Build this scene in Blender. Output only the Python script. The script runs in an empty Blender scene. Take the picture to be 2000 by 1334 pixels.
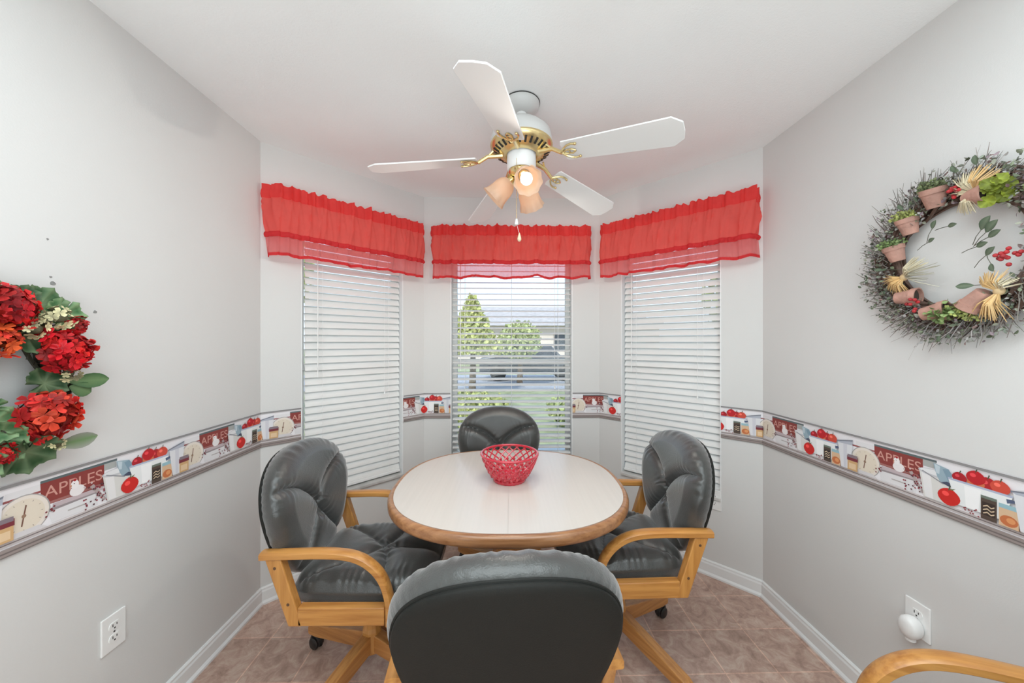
import bpy, bmesh, math, random
import numpy as np
from mathutils import Vector, Matrix, noise as mnoise
PI = math.pi
col = bpy.context.scene.collection
rnd = random.Random(7)

# ------------------------------------------------------------------ room numbers (metres)
XL, XR, YC, YB, BL, BR = -1.285, 1.405, 1.89, 2.59, -0.585, 0.70
YN, CEIL = -2.2, 2.44
CAMZ = 1.38

# ------------------------------------------------------------------ materials
def mat(name, color=(.8, .8, .8), rough=.5, metal=0., spec=.5, vary=0., vscale=(8, 8, 8), dark=None,
        bump=0., bscale=60., emit=None, estr=0., sheen=0., coat=0., attr=None, detail=4., two=False):
    m = bpy.data.materials.new(name); m.use_nodes = True
    nt = m.node_tree; N = nt.nodes; L = nt.links
    b = N['Principled BSDF']
    b.inputs['Base Color'].default_value = (*color, 1)
    b.inputs['Roughness'].default_value = rough
    b.inputs['Metallic'].default_value = metal
    b.inputs['Specular IOR Level'].default_value = spec
    if sheen: b.inputs['Sheen Weight'].default_value = sheen
    if coat: b.inputs['Coat Weight'].default_value = coat; b.inputs['Coat Roughness'].default_value = .15
    tc = N.new('ShaderNodeTexCoord')
    if attr:
        a = N.new('ShaderNodeAttribute'); a.attribute_name = attr
        L.new(a.outputs['Color'], b.inputs['Base Color'])
    elif vary:
        mp = N.new('ShaderNodeMapping'); mp.inputs['Scale'].default_value = vscale
        no = N.new('ShaderNodeTexNoise'); no.inputs['Scale'].default_value = 1.; no.inputs['Detail'].default_value = detail
        rp = N.new('ShaderNodeValToRGB')
        d = dark or tuple(c * (1 - vary) for c in color)
        rp.color_ramp.elements[0].color = (*d, 1); rp.color_ramp.elements[0].position = .32
        rp.color_ramp.elements[1].color = (*color, 1); rp.color_ramp.elements[1].position = .62
        L.new(tc.outputs['Object'], mp.inputs['Vector']); L.new(mp.outputs['Vector'], no.inputs['Vector'])
        L.new(no.outputs['Fac'], rp.inputs['Fac']); L.new(rp.outputs['Color'], b.inputs['Base Color'])
    if bump:
        n2 = N.new('ShaderNodeTexNoise'); n2.inputs['Scale'].default_value = bscale; n2.inputs['Detail'].default_value = 3
        bp = N.new('ShaderNodeBump'); bp.inputs['Strength'].default_value = bump; bp.inputs['Distance'].default_value = .01
        L.new(tc.outputs['Object'], n2.inputs['Vector']); L.new(n2.outputs['Fac'], bp.inputs['Height'])
        L.new(bp.outputs['Normal'], b.inputs['Normal'])
    if emit:
        b.inputs['Emission Color'].default_value = (*emit, 1); b.inputs['Emission Strength'].default_value = estr
    return m

def cloth_mat(name, color, trans=.5, sheer=0.):
    m = bpy.data.materials.new(name); m.use_nodes = True
    nt = m.node_tree; N = nt.nodes; L = nt.links
    out = N['Material Output']; N.remove(N['Principled BSDF'])
    tc = N.new('ShaderNodeTexCoord')
    no = N.new('ShaderNodeTexNoise'); no.inputs['Scale'].default_value = 14.
    mx = N.new('ShaderNodeMix'); mx.data_type = 'RGBA'
    mx.inputs[6].default_value = (*[c * .86 for c in color], 1); mx.inputs[7].default_value = (*color, 1)
    L.new(tc.outputs['Object'], no.inputs['Vector']); L.new(no.outputs['Fac'], mx.inputs[0])
    d = N.new('ShaderNodeBsdfDiffuse'); t = N.new('ShaderNodeBsdfTranslucent')
    L.new(mx.outputs[2], d.inputs['Color']); L.new(mx.outputs[2], t.inputs['Color'])
    s = N.new('ShaderNodeMixShader'); s.inputs['Fac'].default_value = trans
    L.new(d.outputs[0], s.inputs[1]); L.new(t.outputs[0], s.inputs[2])
    last = s
    if sheer:
        tr = N.new('ShaderNodeBsdfTransparent'); tr.inputs['Color'].default_value = (1, .82, .82, 1)
        s2 = N.new('ShaderNodeMixShader'); s2.inputs['Fac'].default_value = sheer
        L.new(s.outputs[0], s2.inputs[1]); L.new(tr.outputs[0], s2.inputs[2]); last = s2
    L.new(last.outputs[0], out.inputs['Surface'])
    return m

def wood_mat(name, light, dark, axis='Y', rough=.38):
    m = bpy.data.materials.new(name); m.use_nodes = True
    nt = m.node_tree; N = nt.nodes; L = nt.links; b = N['Principled BSDF']
    tc = N.new('ShaderNodeTexCoord'); mp = N.new('ShaderNodeMapping')
    sc = {'X': (3, 60, 60), 'Y': (60, 3, 60), 'Z': (60, 60, 3)}[axis]
    mp.inputs['Scale'].default_value = sc
    no = N.new('ShaderNodeTexNoise'); no.inputs['Scale'].default_value = 1.; no.inputs['Detail'].default_value = 6; no.inputs['Roughness'].default_value = .6
    n2 = N.new('ShaderNodeTexNoise'); n2.inputs['Scale'].default_value = 5.
    rp = N.new('ShaderNodeValToRGB')
    rp.color_ramp.elements[0].color = (*dark, 1); rp.color_ramp.elements[0].position = .3
    rp.color_ramp.elements[1].color = (*light, 1); rp.color_ramp.elements[1].position = .6
    mx = N.new('ShaderNodeMix'); mx.data_type = 'RGBA'; mx.blend_type = 'MULTIPLY'; mx.inputs[0].default_value = .35
    L.new(tc.outputs['Object'], mp.inputs['Vector']); L.new(mp.outputs['Vector'], no.inputs['Vector'])
    L.new(tc.outputs['Object'], n2.inputs['Vector'])
    L.new(no.outputs['Fac'], rp.inputs['Fac']); L.new(rp.outputs['Color'], mx.inputs[6]); L.new(n2.outputs['Fac'], mx.inputs[7])
    L.new(mx.outputs[2], b.inputs['Base Color'])
    b.inputs['Roughness'].default_value = rough; b.inputs['Coat Weight'].default_value = .25; b.inputs['Coat Roughness'].default_value = .2
    bp = N.new('ShaderNodeBump'); bp.inputs['Strength'].default_value = .15; bp.inputs['Distance'].default_value = .002
    L.new(no.outputs['Fac'], bp.inputs['Height']); L.new(bp.outputs['Normal'], b.inputs['Normal'])
    return m

def floor_mat():
    m = bpy.data.materials.new('vinyl_tile'); m.use_nodes = True
    nt = m.node_tree; N = nt.nodes; L = nt.links; b = N['Principled BSDF']
    tc = N.new('ShaderNodeTexCoord'); mp = N.new('ShaderNodeMapping')
    mp.inputs['Location'].default_value = (-.476, -1.453, 0)
    br = N.new('ShaderNodeTexBrick'); br.offset = 0.; br.squash = 1.
    br.inputs['Scale'].default_value = 1.; br.inputs['Mortar Size'].default_value = .003
    br.inputs['Mortar Smooth'].default_value = .4
    br.inputs['Brick Width'].default_value = .2235; br.inputs['Row Height'].default_value = .2235
    br.inputs['Color1'].default_value = (.86, .86, .86, 1); br.inputs['Color2'].default_value = (1.1, 1.1, 1.1, 1)
    br.inputs['Mortar'].default_value = (1.3, 1.25, 1.2, 1)
    L.new(tc.outputs['Object'], mp.inputs['Vector']); L.new(mp.outputs['Vector'], br.inputs['Vector'])
    n1 = N.new('ShaderNodeTexNoise'); n1.inputs['Scale'].default_value = 15.; n1.inputs['Detail'].default_value = 10; n1.inputs['Roughness'].default_value = .72; n1.inputs['Distortion'].default_value = .7
    rp = N.new('ShaderNodeValToRGB')
    e = rp.color_ramp.elements
    e[0].position = .3; e[0].color = (.29, .18, .14, 1); e[1].position = .72; e[1].color = (.70, .55, .46, 1)
    k = e.new(.5); k.color = (.51, .335, .265, 1)
    L.new(tc.outputs['Object'], n1.inputs['Vector']); L.new(n1.outputs['Fac'], rp.inputs['Fac'])
    mx = N.new('ShaderNodeMix'); mx.data_type = 'RGBA'; mx.blend_type = 'MULTIPLY'; mx.inputs[0].default_value = 1.
    L.new(rp.outputs['Color'], mx.inputs[6]); L.new(br.outputs['Color'], mx.inputs[7])
    L.new(mx.outputs[2], b.inputs['Base Color']); b.inputs['Roughness'].default_value = .42
    bp = N.new('ShaderNodeBump'); bp.inputs['Strength'].default_value = .25; bp.inputs['Distance'].default_value = .004
    L.new(n1.outputs['Fac'], bp.inputs['Height']); L.new(bp.outputs['Normal'], b.inputs['Normal'])
    return m

def glass_pane_mat():
    m = bpy.data.materials.new('window_glass'); m.use_nodes = True
    nt = m.node_tree; N = nt.nodes; L = nt.links; out = N['Material Output']; N.remove(N['Principled BSDF'])
    t = N.new('ShaderNodeBsdfTransparent'); g = N.new('ShaderNodeBsdfGlossy'); g.inputs['Roughness'].default_value = .02
    t.inputs['Color'].default_value = (.95, .98, .97, 1)
    fr = N.new('ShaderNodeFresnel'); fr.inputs['IOR'].default_value = 1.3
    s = N.new('ShaderNodeMixShader'); L.new(fr.outputs[0], s.inputs[0]); L.new(t.outputs[0], s.inputs[1]); L.new(g.outputs[0], s.inputs[2])
    L.new(s.outputs[0], out.inputs['Surface']); return m

def shade_mat():
    m = bpy.data.materials.new('frosted_glass'); m.use_nodes = True
    nt = m.node_tree; N = nt.nodes; L = nt.links; out = N['Material Output']; b = N['Principled BSDF']
    b.inputs['Base Color'].default_value = (.9, .74, .6, 1); b.inputs['Roughness'].default_value = .3
    tc = N.new('ShaderNodeTexCoord'); no = N.new('ShaderNodeTexNoise'); no.inputs['Scale'].default_value = 30
    L.new(tc.outputs['Object'], no.inputs['Vector'])
    rp = N.new('ShaderNodeValToRGB'); rp.color_ramp.elements[0].color = (.80, .60, .45, 1); rp.color_ramp.elements[1].color = (.90, .72, .56, 1)
    L.new(no.outputs['Fac'], rp.inputs['Fac']); L.new(rp.outputs['Color'], b.inputs['Base Color'])
    t = N.new('ShaderNodeBsdfTranslucent'); L.new(rp.outputs['Color'], t.inputs['Color'])
    s = N.new('ShaderNodeMixShader'); s.inputs['Fac'].default_value = .5
    L.new(b.outputs[0], s.inputs[1]); L.new(t.outputs[0], s.inputs[2]); L.new(s.outputs[0], out.inputs['Surface'])
    return m

M = {}
M['wall'] = mat('wall_paint', (.685, .68, .668), .75, vary=.03, vscale=(1.5, 1.5, 1.5), bump=.05, bscale=220, spec=.25)
M['ceiling'] = mat('ceiling_paint', (.89, .905, .90), .85, vary=.03, vscale=(2, 2, 2), bump=.12, bscale=160, spec=.2)
M['trim'] = mat('white_trim_paint', (.82, .83, .83), .35, vary=.03, vscale=(3, 3, 3))
M['white'] = mat('white_plastic', (.85, .85, .84), .35, vary=.02, vscale=(5, 5, 5))
M['blade'] = mat('white_blade', (.84, .84, .83), .45, vary=.02, vscale=(4, 4, 4))
M['fanbody'] = mat('soft_white_enamel', (.62, .62, .61), .4, vary=.02, vscale=(4, 4, 4))
M['slat'] = mat('white_blind_slat', (.78, .775, .76), .4, vary=.02, vscale=(3, 3, 3))
M['marble'] = mat('sill_marble', (.62, .61, .59), .3, vary=.25, vscale=(9, 9, 9))
M['floor'] = floor_mat()
M['leather'] = mat('charcoal_leather', (.033, .034, .0315), .31, spec=.7, vary=.3, vscale=(6, 6, 6), bump=.12, bscale=260, sheen=.42)
M['vinyl'] = mat('black_vinyl', (.010, .0105, .009), .6, spec=.25, vary=.15, vscale=(3, 3, 3), bump=.08, bscale=400)
M['oakY'] = wood_mat('golden_oak_lengthwise', (.68, .31, .075), (.43, .155, .028), 'Y')
M['oakZ'] = wood_mat('golden_oak_upright', (.68, .31, .075), (.45, .17, .03), 'Z')
M['oakX'] = wood_mat('golden_oak_across', (.62, .275, .075), (.38, .135, .028), 'X')
M['oakrim'] = wood_mat('oak_edge', (.50, .235, .10), (.27, .105, .04), 'X', .3)
M['laminate'] = mat('cream_laminate', (.64, .59, .54), .22, vary=.03, vscale=(90, 2, 1), spec=.5)
M['seam'] = mat('seam_line', (.45, .41, .37), .5)
M['plug'] = mat('wood_plug', (.10, .045, .02), .5)
M['steel'] = mat('black_steel', (.03, .03, .03), .4, metal=.6)
M['rubber'] = mat('black_caster', (.012, .012, .012), .35)
M['brass'] = mat('polished_brass', (.90, .72, .36), .2, metal=1., vary=.15, vscale=(20, 20, 20))
M['brasspale'] = mat('pale_brass', (.80, .62, .30), .25, metal=.9, vary=.1, vscale=(20, 20, 20))
M['dark'] = mat('dark_slot', (.02, .018, .015), .7)
M['shade'] = shade_mat()
M['bulb'] = mat('lit_bulb', (1, 1, 1), .4, emit=(1, .93, .80), estr=2.5)
M['redglass'] = mat('red_glass', (.62, .018, .04), .12, spec=.7, coat=.5, vary=.25, vscale=(30, 30, 30))
M['cloth'] = cloth_mat('red_cotton', (1., .175, .15), .55)
M['ruffle'] = cloth_mat('red_sheer_ruffle', (.95, .22, .22), .5, .34)
M['band'] = cloth_mat('red_shirring', (.74, .05, .055), .35)
M['header'] = cloth_mat('red_header', (.96, .085, .08), .5)
M['rod'] = mat('white_rod', (.8, .8, .78), .4, vary=.02)
M['plant'] = mat('painted_plant', (.2, .3, .1), .55, attr='tint', spec=.3)
M['terracotta'] = mat('pale_terracotta', (.50, .27, .21), .75, vary=.28, vscale=(25, 25, 25), bump=.2, bscale=120)
M['soil'] = mat('dark_soil', (.05, .035, .025), .9, vary=.4, vscale=(60, 60, 60))
M['raffia'] = mat('straw_raffia', (.66, .46, .22), .6, attr='tint')
M['glass'] = glass_pane_mat()
M['paper'] = mat('printed_paper', (.8, .8, .8), .6, attr='tint', spec=.25)
M['chip'] = mat('bare_plaster', (.28, .28, .27), .8, vary=.3, vscale=(200, 200, 200))
M['lawn'] = mat('mown_lawn', (.42, .44, .24), .9, vary=.4, vscale=(3, 3, 3), bump=.4, bscale=30)
M['asphalt'] = mat('road_asphalt', (.42, .42, .46), .8, vary=.2, vscale=(2, 2, 2))
M['stucco'] = mat('pale_pink_stucco', (.80, .68, .62), .85, vary=.06, vscale=(2, 2, 2))
M['rooftile'] = mat('grey_shingle', (.60, .54, .52), .8, vary=.3, vscale=(3, 14, 14))
M['hglass'] = mat('dark_window', (.06, .07, .09), .15, vary=.2)
M['carpaint'] = mat('grey_car_paint', (.08, .085, .10), .25, coat=.6, vary=.1)
M['redlamp'] = mat('red_tail_lamp', (.7, .05, .03), .3, vary=.1)

# ------------------------------------------------------------------ mesh builder
class MB:
    def __init__(s): s.v = []; s.f = []; s.m = []; s.c = []; s.ms = []; s.tint = (1, 1, 1)
    def mi(s, m):
        if m is None: return 0
        if m not in s.ms: s.ms.append(m)
        return s.ms.index(m)
    def add(s, vs, fs, m=None, xf=None, tint=None):
        o = len(s.v); k = s.mi(m); t = tint or s.tint
        for p in vs:
            p = Vector(p)
            if xf is not None: p = xf @ p
            s.v.append(tuple(p))
        s.c += (t if isinstance(t, list) else [t] * len(vs))
        for f in fs: s.f.append(tuple(o + i for i in f)); s.m.append(k)
        return s
    def box(s, c, d, m=None, xf=None, tint=None):
        x, y, z = c; a, b, e = d[0] / 2, d[1] / 2, d[2] / 2
        vs = [(x - a, y - b, z - e), (x + a, y - b, z - e), (x + a, y + b, z - e), (x - a, y + b, z - e),
              (x - a, y - b, z + e), (x + a, y - b, z + e), (x + a, y + b, z + e), (x - a, y + b, z + e)]
        return s.add(vs, [(3, 2, 1, 0), (4, 5, 6, 7), (0, 1, 5, 4), (1, 2, 6, 5), (2, 3, 7, 6), (3, 0, 4, 7)], m, xf, tint)
    def prism(s, pts, z0, z1, m=None, xf=None, tint=None):       # pts counter-clockwise in xy
        n = len(pts)
        vs = [(p[0], p[1], z0) for p in pts] + [(p[0], p[1], z1) for p in pts]
        fs = [tuple(range(n - 1, -1, -1)), tuple(range(n, 2 * n))] + [(i, (i + 1) % n, n + (i + 1) % n, n + i) for i in range(n)]
        return s.add(vs, fs, m, xf, tint)
    def lathe(s, prof, seg=32, m=None, xf=None, tint=None, wob=None):
        vs = []; fs = []; n = len(prof)
        for j in range(seg):
            a = 2 * PI * j / seg
            for i, (r, z) in enumerate(prof):
                rr = r if wob is None else r * wob(a, i / (n - 1))
                vs.append((rr * math.cos(a), rr * math.sin(a), z))
        for j in range(seg):
            k = (j + 1) % seg
            for i in range(n - 1): fs.append((j * n + i, k * n + i, k * n + i + 1, j * n + i + 1))
        return s.add(vs, fs, m, xf, tint)
    def tube(s, path, r, seg=8, m=None, closed=False, xf=None, tint=None, prof=None, up=None, cap=True):
        P = [Vector(p) for p in path]; n = len(P)
        rs = r if isinstance(r, (list, tuple)) else [r] * n
        sec = prof or [(math.cos(2 * PI * k / seg), math.sin(2 * PI * k / seg)) for k in range(seg)]
        q = len(sec); vs = []; fs = []; pu = Vector(up) if up else None
        for i in range(n):
            a = P[(i - 1) % n] if (closed or i > 0) else P[i]; b = P[(i + 1) % n] if (closed or i < n - 1) else P[i]
            t = b - a
            t = t.normalized() if t.length > 1e-9 else Vector((0, 0, 1))
            if pu is None:
                pu = Vector((0, 0, 1)) if abs(t.z) < .9 else Vector((1, 0, 0))
            sx = t.cross(Vector(up) if up else pu)
            if sx.length < 1e-6: sx = t.orthogonal()
            sx.normalize(); sy = sx.cross(t).normalized()
            if not up: pu = sy
            for (cx, cy) in sec: vs.append(P[i] + sx * cx * rs[i] + sy * cy * rs[i])
        for i in range(n if closed else n - 1):
            j = (i + 1) % n
            for k in range(q): l = (k + 1) % q; fs.append((i * q + k, i * q + l, j * q + l, j * q + k))
        if cap and not closed: fs.append(tuple(range(q - 1, -1, -1))); fs.append(tuple((n - 1) * q + k for k in range(q)))
        return s.add(vs, fs, m, xf, tint)
    def ball(s, c, r, m=None, seg=12, rings=8, sc=(1, 1, 1), xf=None, tint=None):
        prof = [(max(1e-4, math.sin(PI * i / rings)) * r, -math.cos(PI * i / rings) * r) for i in range(rings + 1)]
        X = Matrix.Translation(c) @ Matrix.Diagonal((*sc, 1))
        return s.lathe(prof, seg, m, (xf @ X) if xf is not None else X, tint)
    def torus(s, c, R, r, m=None, seg=40, q=8, xf=None):
        return s.tube([(c[0] + R * math.cos(2 * PI * i / seg), c[1] + R * math.sin(2 * PI * i / seg), c[2]) for i in range(seg)], r, q, m, True, xf)
    def build(s, name, m=None, parent=None, smooth=True, bevel=0., attr=False, loc=None, rot=None, ang=40):
        me = bpy.data.meshes.new(name); me.from_pydata(s.v, [], s.f)
        ms = s.ms or ([m] if m else [])
        for k in ms: me.materials.append(k)
        if s.ms: me.polygons.foreach_set('material_index', s.m)
        if attr:
            a = me.color_attributes.new('tint', 'FLOAT_COLOR', 'POINT')
            a.data.foreach_set('color', [x for c in s.c for x in (*c[:3], 1.)])
        me.validate()
        bm = bmesh.new(); bm.from_mesh(me); bmesh.ops.recalc_face_normals(bm, faces=bm.faces)
        if bevel:
            bmesh.ops.remove_doubles(bm, verts=bm.verts, dist=1e-5)
            eds = [e for e in bm.edges if len(e.link_faces) == 2 and e.calc_face_angle(0) > .5]
            bmesh.ops.bevel(bm, geom=eds, offset=bevel, segments=2, profile=.5, affect='EDGES', clamp_overlap=True)
        bm.to_mesh(me); bm.free()
        if smooth:
            me.polygons.foreach_set('use_smooth', [True] * len(me.polygons))
            me.set_sharp_from_angle(angle=math.radians(ang))
        o = bpy.data.objects.new(name, me); col.objects.link(o)
        if parent: o.parent = parent
        if loc: o.location = loc
        if rot: o.rotation_euler = rot
        return o

def tag(o, label=None, cat=None, group=None, kind=None):
    if label: o['label'] = label
    if cat: o['category'] = cat
    if group: o['group'] = group
    if kind: o['kind'] = kind
    return o
def empty(name, loc=(0, 0, 0), rz=0., label=None, cat=None, group=None):
    o = bpy.data.objects.new(name, None); col.objects.link(o)
    o.location = loc; o.rotation_euler = (0, 0, rz); o.empty_display_size = .1
    return tag(o, label, cat, group)
def struct(o): o['kind'] = 'structure'; return o
def copy_tree(o, parent=None):
    c = o.copy(); col.objects.link(c)
    if parent: c.parent = parent
    for ch in list(o.children): copy_tree(ch, c)
    return c
def basis(o, x, y, z):
    x, y, z = Vector(x), Vector(y), Vector(z)
    return Matrix(((x.x, y.x, z.x, o[0]), (x.y, y.y, z.y, o[1]), (x.z, y.z, z.z, o[2]), (0, 0, 0, 1)))
def aim(o, d, roll=0.):                                   # local +Z points along d
    q = Vector(d).to_track_quat('Z', 'Y').to_matrix().to_4x4()
    return Matrix.Translation(o) @ q @ Matrix.Rotation(roll, 4, 'Z')

# ------------------------------------------------------------------ wall frames: s along wall (left to right as seen), z up, n into the room
q2 = math.sqrt(.5)
class Wall:
    def __init__(s, p, u, n, L): s.p, s.u, s.n, s.L = Vector((*p, 0)), Vector((*u, 0)), Vector((*n, 0)), L
    def X(s): return basis(s.p, s.u, -s.n, (0, 0, 1))      # local x = s, local -y = into the room, z
    def pt(s, a, off=0., z=0.): return s.p + s.u * a + s.n * off + Vector((0, 0, z))
WLEN = math.hypot(BL - XL, YB - YC); WLENR = math.hypot(XR - BR, YB - YC)
uL = Vector((BL - XL, YB - YC)).normalized(); uR = Vector((XR - BR, YC - YB)).normalized()
W_left = Wall((XL, YN), (0, 1), (1, 0), YC - YN)
W_la = Wall((XL, YC), uL, (uL.y, -uL.x), WLEN)
W_back = Wall((BL, YB), (1, 0), (0, -1), BR - BL)
W_ra = Wall((BR, YB), uR, (uR.y, -uR.x), WLENR)
W_right = Wall((XR, YC), (0, -1), (-1, 0), YC - YN)

WZ0, WZ1 = .455, 2.03
TH = .13
win = {'la': (W_la, .19, .822, 'window_1'), 'back': (W_back, -.393 - BL, .501 - BL, 'window_2'), 'ra': (W_ra, WLENR - .822, WLENR - .20, 'window_3')}

def wall_mesh(name, W, hole=None, e0=.05, e1=.05):
    mb = MB(); X = W.X()
    def bx(a, b, z0, z1): mb.box(((a + b) / 2, TH / 2, (z0 + z1) / 2), (b - a, TH, z1 - z0), None, X)
    if hole:
        a, b = hole
        bx(-e0, a, 0, CEIL); bx(b, W.L + e1, 0, CEIL); bx(a, b, 0, WZ0); bx(a, b, WZ1, CEIL)
    else: bx(-e0, W.L + e1, 0, CEIL)
    return struct(mb.build(name, M['wall'], smooth=False))
w_l = wall_mesh('wall_left', W_left); wall_mesh('wall_left_bay', W_la, win['la'][1:3]); wall_mesh('wall_back', W_back, win['back'][1:3])
wall_mesh('wall_right_bay', W_ra, win['ra'][1:3]); wall_mesh('wall_right', W_right)
wall_mesh('wall_near', Wall((XR, YN), (-1, 0), (0, 1), XR - XL))
mb = MB(); out = [(XL - .1, YN - .1), (XR + .1, YN - .1), (XR + .1, YC + .03), (BR + .04, YB + .1), (BL - .04, YB + .1), (XL - .1, YC + .03)]
mb.prism(out, -.08, 0); struct(mb.build('floor', M['floor'], smooth=False))
mb = MB(); mb.prism(out, CEIL, CEIL + .12); struct(mb.build('ceiling', M['ceiling'], smooth=False))

# chips in the paint of the left wall
for (y, z, r) in ((1.022, 1.671, .004), (1.029, 1.566, .004), (1.034, 1.549, .0075), (1.137, 1.476, .006)):
    pts = [(r * rnd.uniform(.6, 1.2) * math.cos(a), r * rnd.uniform(.5, 1.1) * math.sin(a)) for a in np.linspace(0, 2 * PI, 9)[:-1]]
    MB().prism(pts, 0, .0006, M['chip'], basis((XL, y, z), (0, 1, 0), (0, 0, 1), (1, 0, 0))).build('paint_chip', M['chip'], w_l, smooth=False)

# ------------------------------------------------------------------ baseboards (profile swept per wall with mitred ends)
path = [Vector((XL, YN)), Vector((XL, YC)), Vector((BL, YB)), Vector((BR, YB)), Vector((XR, YC)), Vector((XR, YN))]
prof = [(0, 0), (.020, 0), (.020, .010), (.014, .018), (.012, .02), (.012, .066), (.009, .074), (.009, .082), (.004, .088), (0, .088)]
def off_pt(i, d):
    def nr(a, b): t = (b - a).normalized(); return Vector((t.y, -t.x))
    if i == 0: return path[0] + nr(path[0], path[1]) * d
    if i == len(path) - 1: return path[i] + nr(path[i - 1], path[i]) * d
    n1, n2 = nr(path[i - 1], path[i]), nr(path[i], path[i + 1]); h = (n1 + n2).normalized()
    return path[i] + h * (d / h.dot(n1))
for i, nm in enumerate(('left', 'left_bay', 'back', 'right_bay', 'right')):
    vs = []; n = len(prof)
    for k in (i, i + 1):
        for (d, z) in prof: p = off_pt(k, d); vs.append((p.x, p.y, z))
    fs = [(j, (j + 1) % n, n + (j + 1) % n, n + j) for j in range(n)] + [tuple(range(n)), tuple(range(2 * n - 1, n - 1, -1))]
    struct(MB().add(vs, fs).build('baseboard_' + nm, M['trim'], smooth=False))

# ------------------------------------------------------------------ windows, sills, blinds
def make_window(key, tilt, lab):
    W, a, b, nm = win[key]; X = W.X()
    root = empty(nm); root['kind'] = 'structure'
    mb = MB(); t = .006; D = .115
    for (c, d) in ((((a + t / 2), D / 2 - .002, (WZ0 + WZ1) / 2), (t, D, WZ1 - WZ0)), ((b - t / 2, D / 2 - .002, (WZ0 + WZ1) / 2), (t, D, WZ1 - WZ0)),
                   (((a + b) / 2, D / 2 - .002, WZ1 - t / 2), (b - a, D, t))): mb.box(c, d, None, X)
    struct(mb.build('jamb_liner', M['trim'], root, smooth=False, bevel=.001))
    mb = MB(); y = .095; fw = .032
    zm = 1.235
    for (c, d) in (((a + t + fw / 2, y, (WZ0 + WZ1) / 2), (fw, .03, WZ1 - WZ0)), ((b - t - fw / 2, y, (WZ0 + WZ1) / 2), (fw, .03, WZ1 - WZ0)),
                   (((a + b) / 2, y, WZ1 - t - fw / 2), (b - a, .03, fw)), (((a + b) / 2, y, WZ0 + .018 + fw / 2), (b - a, .03, fw)), (((a + b) / 2, y - .004, zm), (b - a, .038, .04))): mb.box(c, d, None, X)
    struct(mb.build('window_frame', M['white'], root, smooth=False, bevel=.002))
    mb = MB(); mb.box(((a + b) / 2, y + .005, (WZ0 + WZ1) / 2), (b - a - .02, .004, WZ1 - WZ0 - .03), None, X)
    struct(mb.build('pane', M['glass'], root, smooth=False))
    mb = MB(); mb.box(((a + b) / 2, .042, WZ0 + .009), (b - a - .002, .114, .018), None, X)
    struct(mb.build('window_sill', M['marble'], root, smooth=False, bevel=.003))
    # blind
    aa, bb = (a + .030, b - .010) if key == 'la' else (a + .012, b - .010)
    y0 = .042; z0, z1 = WZ0 + .028, WZ1 - .008
    o = W.pt((aa + bb) / 2, -y0, z0)
    br = empty('window_blind', o, 0, lab, 'blind', 'white slat blinds in the bay windows')
    R = basis((0, 0, 0), W.u, -W.n, (0, 0, 1)); w = bb - aa
    def part(n, fn, m, smooth=False, bevel=0.):
        q = MB(); fn(q); return q.build(n, M[m], br, smooth=smooth, bevel=bevel)
    H = z1 - z0
    part('headrail', lambda q: q.box((0, 0, H - .022), (w, .05, .044), None, R), 'white', bevel=.003)
    part('bottom_rail', lambda q: q.box((0, 0, .009), (w, .046, .018), None, R), 'white', bevel=.003)
    def slats(q):
        z = .040; i = 0
        while z < H - .055:
            T = R @ Matrix.Translation((0, 0, z)) @ Matrix.Rotation(math.radians(tilt + rnd.uniform(-1.5, 1.5)), 4, 'X') @ Matrix.Rotation(math.radians(rnd.uniform(-.12, .12)), 4, 'Y')
            sec = [(-.0235, 0), (-.012, .0022), (0, .003), (.012, .0022), (.0235, 0), (.0235, -.0028), (.012, -.0008), (0, 0), (-.012, -.0008), (-.0235, -.0028)]
            n = len(sec)
            vs = [(x, yy, zz) for x in (-w / 2, w / 2) for (yy, zz) in sec]
            q.add(vs, [(k, (k + 1) % n, n + (k + 1) % n, n + k) for k in range(n)] + [tuple(range(n)), tuple(range(2 * n - 1, n - 1, -1))], None, T)
            z += .042; i += 1
    part('slats', slats, 'slat')
    def ladders(q):
        for x in (-w / 2 + .09, 0, w / 2 - .09) if w > .7 else (-w / 2 + .09, w / 2 - .09):
            for yy in (-.025, .025): q.tube([(x, yy, .01), (x, yy, H - .03)], .0011, 5, None, False, R)
    part('ladder_cords', ladders, 'white')
    def cord(q):
        x = w / 2 - .12
        q.tube([(x, -.034, H - .03), (x, -.034, H * .38)], .0013, 5, None, False, R)
        q.lathe([(.001, .03), (.003, .026), (.006, .003), (.006, 0), (.001, 0)], 10, None, R @ Matrix.Translation((x, -.034, H * .38 - .03)))
    part('pull_cord', cord, 'white', True)
    def wand(q): q.tube([(-w / 2 + .06, -.034, H - .04), (-w / 2 + .06, -.036, H * .45)], .003, 6, None, False, R)
    part('tilt_wand', wand, 'white', True)
make_window('la', 62, 'closed white slat blind in the angled window left of the middle one')
make_window('back', 14, 'white slat blind tilted open in the middle window, garden showing through')
make_window('ra', 58, 'closed white slat blind in the angled window right of the middle one')

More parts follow.
